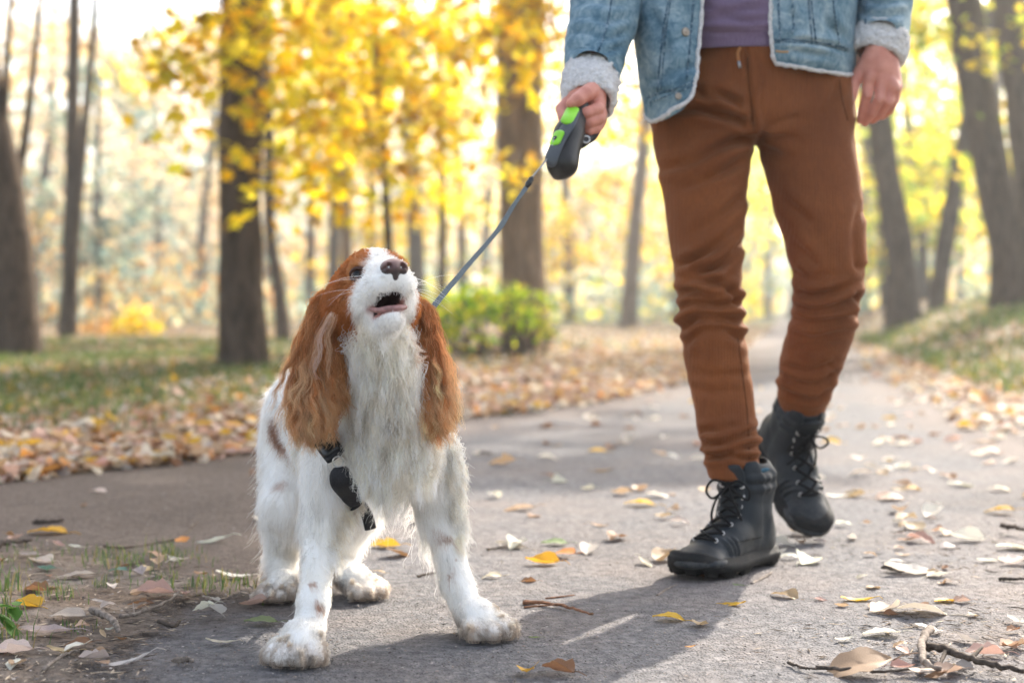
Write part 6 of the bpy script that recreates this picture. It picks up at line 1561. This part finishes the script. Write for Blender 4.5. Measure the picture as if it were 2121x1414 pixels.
for i, (x, y, w) in enumerate(extra):
    names, pr = MIX[w]; c = names[rs.choice(len(names), p=pr)]; var = int(rs.integers(0, len(LM)))
    size = rs.uniform(.035, .075) if w != 'mud' else rs.uniform(.018, .040)
    if w == 'left': size *= 1.15
    tilt = rs.normal(size=2) * (.18 if w in ('path', 'mud') else .42); yaw = rs.uniform(0, 6.28)
    lift = 0.0 if w in ('path', 'mud') else abs(rs.normal()) * .018
    if NLEAF[0] < 298 and abs(x) < .37 * y:
        leaf(x, y, size, c, var, yaw, leaf_label(x, y, c, var, size, w), GRP[w], tuple(tilt), lift)
    else:
        M = np.array((Matrix.Rotation(yaw, 3, 'Z') @ Matrix.Rotation(tilt[1], 3, 'Y') @ Matrix.Rotation(tilt[0], 3, 'X')))
        v, (fq, ft) = LV[var]; v = (v * size) @ M.T + (x, y, surf_h(x, y)[0] + .002 + lift)
        SV.append(v); SQ.append(fq + nv0); ST.append(ft + nv0); nv0 += len(v)
        SC.append(np.repeat([np.array(LC[c]) * rs.uniform(.85, 1.12)], len(v), 0))
me = mesh('leaf_litter', np.vstack(SV), [np.vstack(SQ), np.vstack(ST)]); setcol(me, np.vstack(SC)); tag(link('leaf_litter', me, LITTER), kind='stuff')
# far litter on both verges: flat leaves too small to tell apart
n = 80000
y = 4.0 + 36 * rs.random(n) ** 1.35; x = rs.uniform(-.75, .55, n) * y
off = np.minimum(np.abs(x - x_left(y)), np.abs(x - x_right(y)))
keep = ((x < x_left(y)) | (x > x_right(y))) & (rs.random(n) < .36 + .64 * smooth(2.0, .9, off) + .45 * (vnoise(np.c_[x, y, x * 0], .7, 3) > .0))
x, y = x[keep], y[keep]; c = np.c_[x, y, ground_h(x, y) + .025]
cols = np.array([LC[k] for k in ('pink', 'tan', 'cream', 'brown', 'gold', 'orange')])[rs.choice(6, len(x), p=[.2, .26, .22, .14, .1, .08])] * rs.uniform(.8, 1.15, (len(x), 1))
tag(leaf_cloud('leaf_carpet', c, rs.uniform(.05, .10, len(x)), rs.normal(size=(len(x), 3)) * .35 + (0, 0, 1), cols, LITTER, OVAL, rs=rs), kind='stuff')

# ------------------------------------------------------------------ grass
def blades(name, x, y, h, w, cols, lean=.5, z0=None):
    n = len(x); z = surf_h(x, y) - .004 if z0 is None else z0
    a = rs.uniform(0, 6.28, n); d = np.c_[np.cos(a), np.sin(a), np.zeros(n)]; s = np.c_[-np.sin(a), np.cos(a), np.zeros(n)]
    b = np.c_[x, y, z]; ln = rs.uniform(.1, 1.0, n)[:, None] * lean
    p1 = b + d * (h[:, None] * ln * .35) + (0, 0, 1) * (h * .6)[:, None]; p2 = b + d * (h[:, None] * ln) + np.c_[np.zeros((n, 2)), h * (1 - .35 * ln[:, 0])]
    V = np.stack([b - s * w[:, None], b + s * w[:, None], p1 + s * w[:, None] * .75, p1 - s * w[:, None] * .75, p2], 1).reshape(-1, 3)
    i = np.arange(n)[:, None] * 5
    me = mesh(name, V, [i + np.array((0, 1, 2, 3)), i + np.array((3, 2, 4))]); setcol(me, np.repeat(cols, 5, 0))
    return tag(link(name, me, GRASS), kind='stuff')
GRASS = leaf_mat('grass blade', 'col', .4, vein=False)
gc = np.array([(.060, .115, .028), (.09, .15, .035), (.050, .095, .040), (.17, .19, .04), (.24, .19, .07)])
n = 84000
y = 4.2 + rs.random(n) ** 1.5 * 17; x = rs.uniform(-.75, .12, n) * y
keep = (x < x_left(y) - .55 - rs.random(n) * 1.1) & (rs.random(n) < .12 + .88 * smooth(-.02, -.16, x / y + .03 * rs.normal(size=n))) & (vnoise(np.c_[x, y, x * 0], .9, 5) + .5 * vnoise(np.c_[x, y, x * 0], 3.5, 6) + rs.normal(size=n) * .25 > -.12)
x, y = x[keep], y[keep]
blades('lawn_grass', x, y, rs.uniform(.03, .085, len(x)) * (1 + y * .02), rs.uniform(.0018, .0035, len(x)) * (1 + y * .10), gc[rs.choice(5, len(x), p=[.28, .24, .20, .16, .12])] * rs.uniform(.7, 1.25, (len(x), 1)))
n = 26000
y = 6.3 + rs.random(n) * 15; x = x_right(y) + rs.random(n) ** 1.2 * 4 + .25
keep = (vnoise(np.c_[x, y, x * 0], .8, 8) + rs.normal(size=n) * .3 > -.1) & (x < .42 * y + .3)
x, y = x[keep], y[keep]
blades('bank_grass', x, y, rs.uniform(.04, .11, len(x)) * (1 + y * .02), rs.uniform(.0018, .0035, len(x)) * (1 + y * .10), gc[rs.choice(5, len(x), p=[.25, .28, .12, .22, .13])] * rs.uniform(.8, 1.3, (len(x), 1)))
# sparse tufts on the bare earth at the near left, and weeds at the frame edge
tx, ty, th_ = [], [], []
for px, py, m, sp, hh in ((345, 1152, 60, 30, .045), (290, 1180, 90, 60, .03), (225, 1165, 50, 40, .026), (470, 1222, 90, 55, .026), (425, 1225, 50, 40, .022), (205, 1222, 26, 30, .026), (160, 1318, 26, 25, .018), (125, 1250, 40, 30, .03), (8, 1240, 50, 25, .05), (14, 1300, 40, 22, .055), (18, 1350, 36, 30, .035), (255, 1178, 30, 30, .028), (330, 1218, 26, 40, .02), (95, 1150, 40, 50, .02), (30, 1185, 30, 40, .03), (400, 1160, 26, 30, .025)):
    for _ in range(m):
        x, y = gpx(px + rs.normal() * sp, max(1020, py + rs.normal() * sp * .22)); tx.append(x); ty.append(y); th_.append(hh * rs.uniform(.5, 1.2))
tx, ty, th_ = map(np.array, (tx, ty, th_))
blades('earth_grass', tx, ty, th_, rs.uniform(.0006, .0013, len(tx)), gc[rs.choice(5, len(tx), p=[.3, .3, .1, .15, .15])] * rs.uniform(.9, 1.5, (len(tx), 1)), .9)
# broad weed at the left edge
weed = empty('weed', (*gpx(12, 1335), .016), 'low green broad-leaved weed cut by the left edge', 'weed')
for i, (px, py, L, a) in enumerate(((12, 1310, .050, 1.35), (2, 1325, .045, 1.9), (28, 1328, .035, .6), (10, 1340, .04, 2.6), (36, 1318, .03, .3))):
    x, y = gpx(px, 1335); o = bpy.data.objects.new('leaf', LM[(i * 3) % 4]); COL.objects.link(o); o.parent = weed; o.matrix_parent_inverse = Matrix.Translation(-Vector(weed.location))
    o.color = (.10, .22, .04, 1); o.location = (x, y, .030 + .008 * i); o.scale = (L * .8, L, L); o.rotation_euler = (R(50 - 12 * i), 0, a)

# ------------------------------------------------------------------ twigs
t = NT('twig bark', .9, .15); n_ = t.noise(120, 4, vec=t.coord()); t.base(t.ramp(n_, [(.3, (.10, .08, .065)), (.7, (.30, .25, .21))])); t.bump(n_, .7, .002); TWIG = t.m
DTWIG = flat_mat('dark twig bark', (.075, .058, .046), .9, .15, 0, .5, 150, .002); RTWIG = flat_mat('reddish twig bark', (.20, .10, .06), .9, .15, 0, .4, 150, .002)
def twig(label, pix, r, mat, side=(), name='twig'):
    q = []
    for i, (px, py, dz) in enumerate(pix):
        x, y = gpx(px, py); q.append((x, y, surf_h(x, y)[0] + r + dz))
    p = spline(q, 22); p = p + rs.normal(size=p.shape) * r * .22
    v, f, tr = tube_arrays(p, np.linspace(r, r * .55, 22) * rs.uniform(.85, 1.15, 22), 8)
    o = link(name, mesh(name, v, [f, tr]), mat); tag(o, label, 'twig')
    for pp in side:
        k = []
        for px, py, dz in pp:
            x, y = gpx(px, py); k.append((x, y, surf_h(x, y)[0] + r * .6 + dz))
        v, f, tr = tube_arrays(spline(k, 8), np.linspace(r * .6, r * .3, 8), 6); link('side_twig', mesh('side_twig', v, [f, tr]), mat, o)
    return o
twig('thick short grey stick with a cut end on the bare earth', [(190, 1294, .004), (215, 1306, .006), (235, 1320, .004), (247, 1334, 0)], .0062, TWIG, name='stick')
twig('long bent pale twig on the bare earth behind the thick stick', [(248, 1300, 0), (290, 1292, .002), (330, 1280, .004), (362, 1265, .006), (372, 1256, .01)], .0035, TWIG, [[(278, 1296, 0), (276, 1284, .012)]])
twig('thin dark twig lying along the shaded path at left', [(215, 1146, 0), (270, 1138, 0), (320, 1130, 0), (370, 1118, 0), (410, 1082, 0)], .0032, DTWIG)
twig('thin grey twig at the bottom left corner', [(90, 1412, 0), (120, 1392, .002), (150, 1380, .004), (165, 1378, .004)], .0028, TWIG)
twig('short brown stick piece left of the front paw', [(330, 1310, 0), (360, 1318, 0), (372, 1312, .003)], .0035, DTWIG)
twig('brown wood chip at the bottom left of the front paw', [(362, 1378, 0), (385, 1376, .002), (398, 1379, 0)], .0045, TWIG)
twig('dark twig forking at the bottom right corner', [(1912, 1352, .004), (1960, 1372, .010), (2010, 1392, .010), (2060, 1402, .008), (2125, 1412, .006)], .0062, DTWIG, [[(1960, 1372, .012), (1945, 1395, .004)], [(2010, 1392, .012), (2035, 1378, .02)]])
twig('grey knobbly twig standing across the forked twig at the bottom right', [(1925, 1332, .012), (1914, 1352, .012), (1908, 1378, .008), (1922, 1398, .004), (1950, 1400, 0)], .0068, TWIG, [[(1925, 1336, .012), (1908, 1340, .012)]])
twig('long straight thin twig at the bottom edge', [(1690, 1390, 0), (1760, 1398, .003), (1830, 1404, .003), (1905, 1396, .004)], .0030, DTWIG)
twig('thin dark twig left of the large tan leaf', [(1632, 1378, 0), (1660, 1390, .001), (1690, 1396, .002)], .0024, DTWIG)
twig('dark twig crossing the right edge of the path', [(2075, 1100, .006), (2100, 1108, .010), (2125, 1112, .008)], .006, DTWIG)
twig('dark branch bit at the right edge on the mud', [(2070, 1205, 0), (2100, 1208, .003), (2125, 1208, .003)], .0035, DTWIG)
twig('pale twig lying along the boot shadow edge', [(1557, 1214, 0), (1580, 1203, .001), (1598, 1192, .002)], .0028, TWIG)
twig('bundle of reddish bark splinters beside the legs shadow', [(1085, 1255, 0), (1130, 1258, .003), (1180, 1268, .003), (1228, 1280, 0)], .0032, RTWIG, [[(1085, 1262, .0), (1150, 1262, .004)], [(1088, 1248, 0), (1140, 1262, .006)], [(1130, 1244, 0), (1190, 1240, .003)]], name='bark_splinters')
twig('thin dark twig behind the leaf pair in mid path', [(1010, 1142, 0), (1040, 1138, .001), (1060, 1132, 0)], .0026, DTWIG)
twig('dark twig beside the spotted front leg', [(865, 1197, 0), (895, 1192, .001), (918, 1188, .0)], .0024, DTWIG)
twig('straight stick on the shaded path at the far left', [(70, 1087, 0), (100, 1086, 0), (132, 1083, 0)], .006, DTWIG)
twig('dark stick at the left edge of the shaded path', [(-5, 1147, 0), (30, 1140, 0), (65, 1136, .0)], .005, DTWIG)
twig('pale sliver of wood in the shadow of the legs', [(1360, 1238, 0), (1385, 1224, .001), (1405, 1214, 0)], .0022, TWIG)

# ------------------------------------------------------------------ grit: pebbles, wood crumbs, straw
def grit(name, n, f, cols, lo, hi, stretch, mat_):
    V, C = [], []
    ico = np.array([(1, 0, 0), (-1, 0, 0), (0, 1, 0), (0, -1, 0), (0, 0, .7), (0, 0, -.7)]); tri = np.array([(0, 2, 4), (2, 1, 4), (1, 3, 4), (3, 0, 4), (2, 0, 5), (1, 2, 5), (3, 1, 5), (0, 3, 5)])
    x, y = f(n); k = len(x); s = rs.uniform(lo, hi, k) ** 1.0; a = rs.uniform(0, 6.28, k)
    st_ = rs.uniform(*stretch, k); q = ico[None] * (1 + rs.normal(size=(k, 6, 1)) * .2) * s[:, None, None]
    q[..., 0] *= st_[:, None]; q[..., 2] *= .7
    c, d = np.cos(a)[:, None], np.sin(a)[:, None]
    v = np.stack([q[..., 0] * c - q[..., 1] * d + x[:, None], q[..., 0] * d + q[..., 1] * c + y[:, None], q[..., 2] + (surf_h(x, y) + s * .3)[:, None]], -1)
    me = mesh(name, v.reshape(-1, 3), ((np.arange(k) * 6)[:, None, None] + tri[None]).reshape(-1, 3), False)
    setcol(me, np.repeat(np.array(cols)[rs.integers(0, len(cols), k)] * rs.uniform(.7, 1.3, (k, 1)), 6, 0))
    return tag(link(name, me, mat_), kind='stuff')
t = NT('grit', .9, .2); t.base(t.attr('col')); GRIT = t.m
def near(n):
    y = 1.75 + rs.random(n) ** 1.6 * 3.2; x = rs.uniform(-.40, .40, n) * y; return x, y
def muddy(n):
    x, y = near(n * 3); k = (rs.random(n * 3) < smooth(.25, .8, x) * smooth(3.2, 2.2, y)) | (x < patch_x(np.clip(y, .4, 3.15))) & (y < 3.1); return x[k][:n], y[k][:n]
grit('grit', 5200, near, [(.34, .31, .29), (.16, .145, .135), (.07, .062, .056), (.24, .20, .17)], .0006, .0024, (1, 1.8), GRIT)
grit('wood_crumbs', 4200, muddy, [(.085, .062, .045), (.20, .15, .11), (.38, .31, .23), (.05, .038, .03)], .0007, .0019, (3, 9), GRIT)
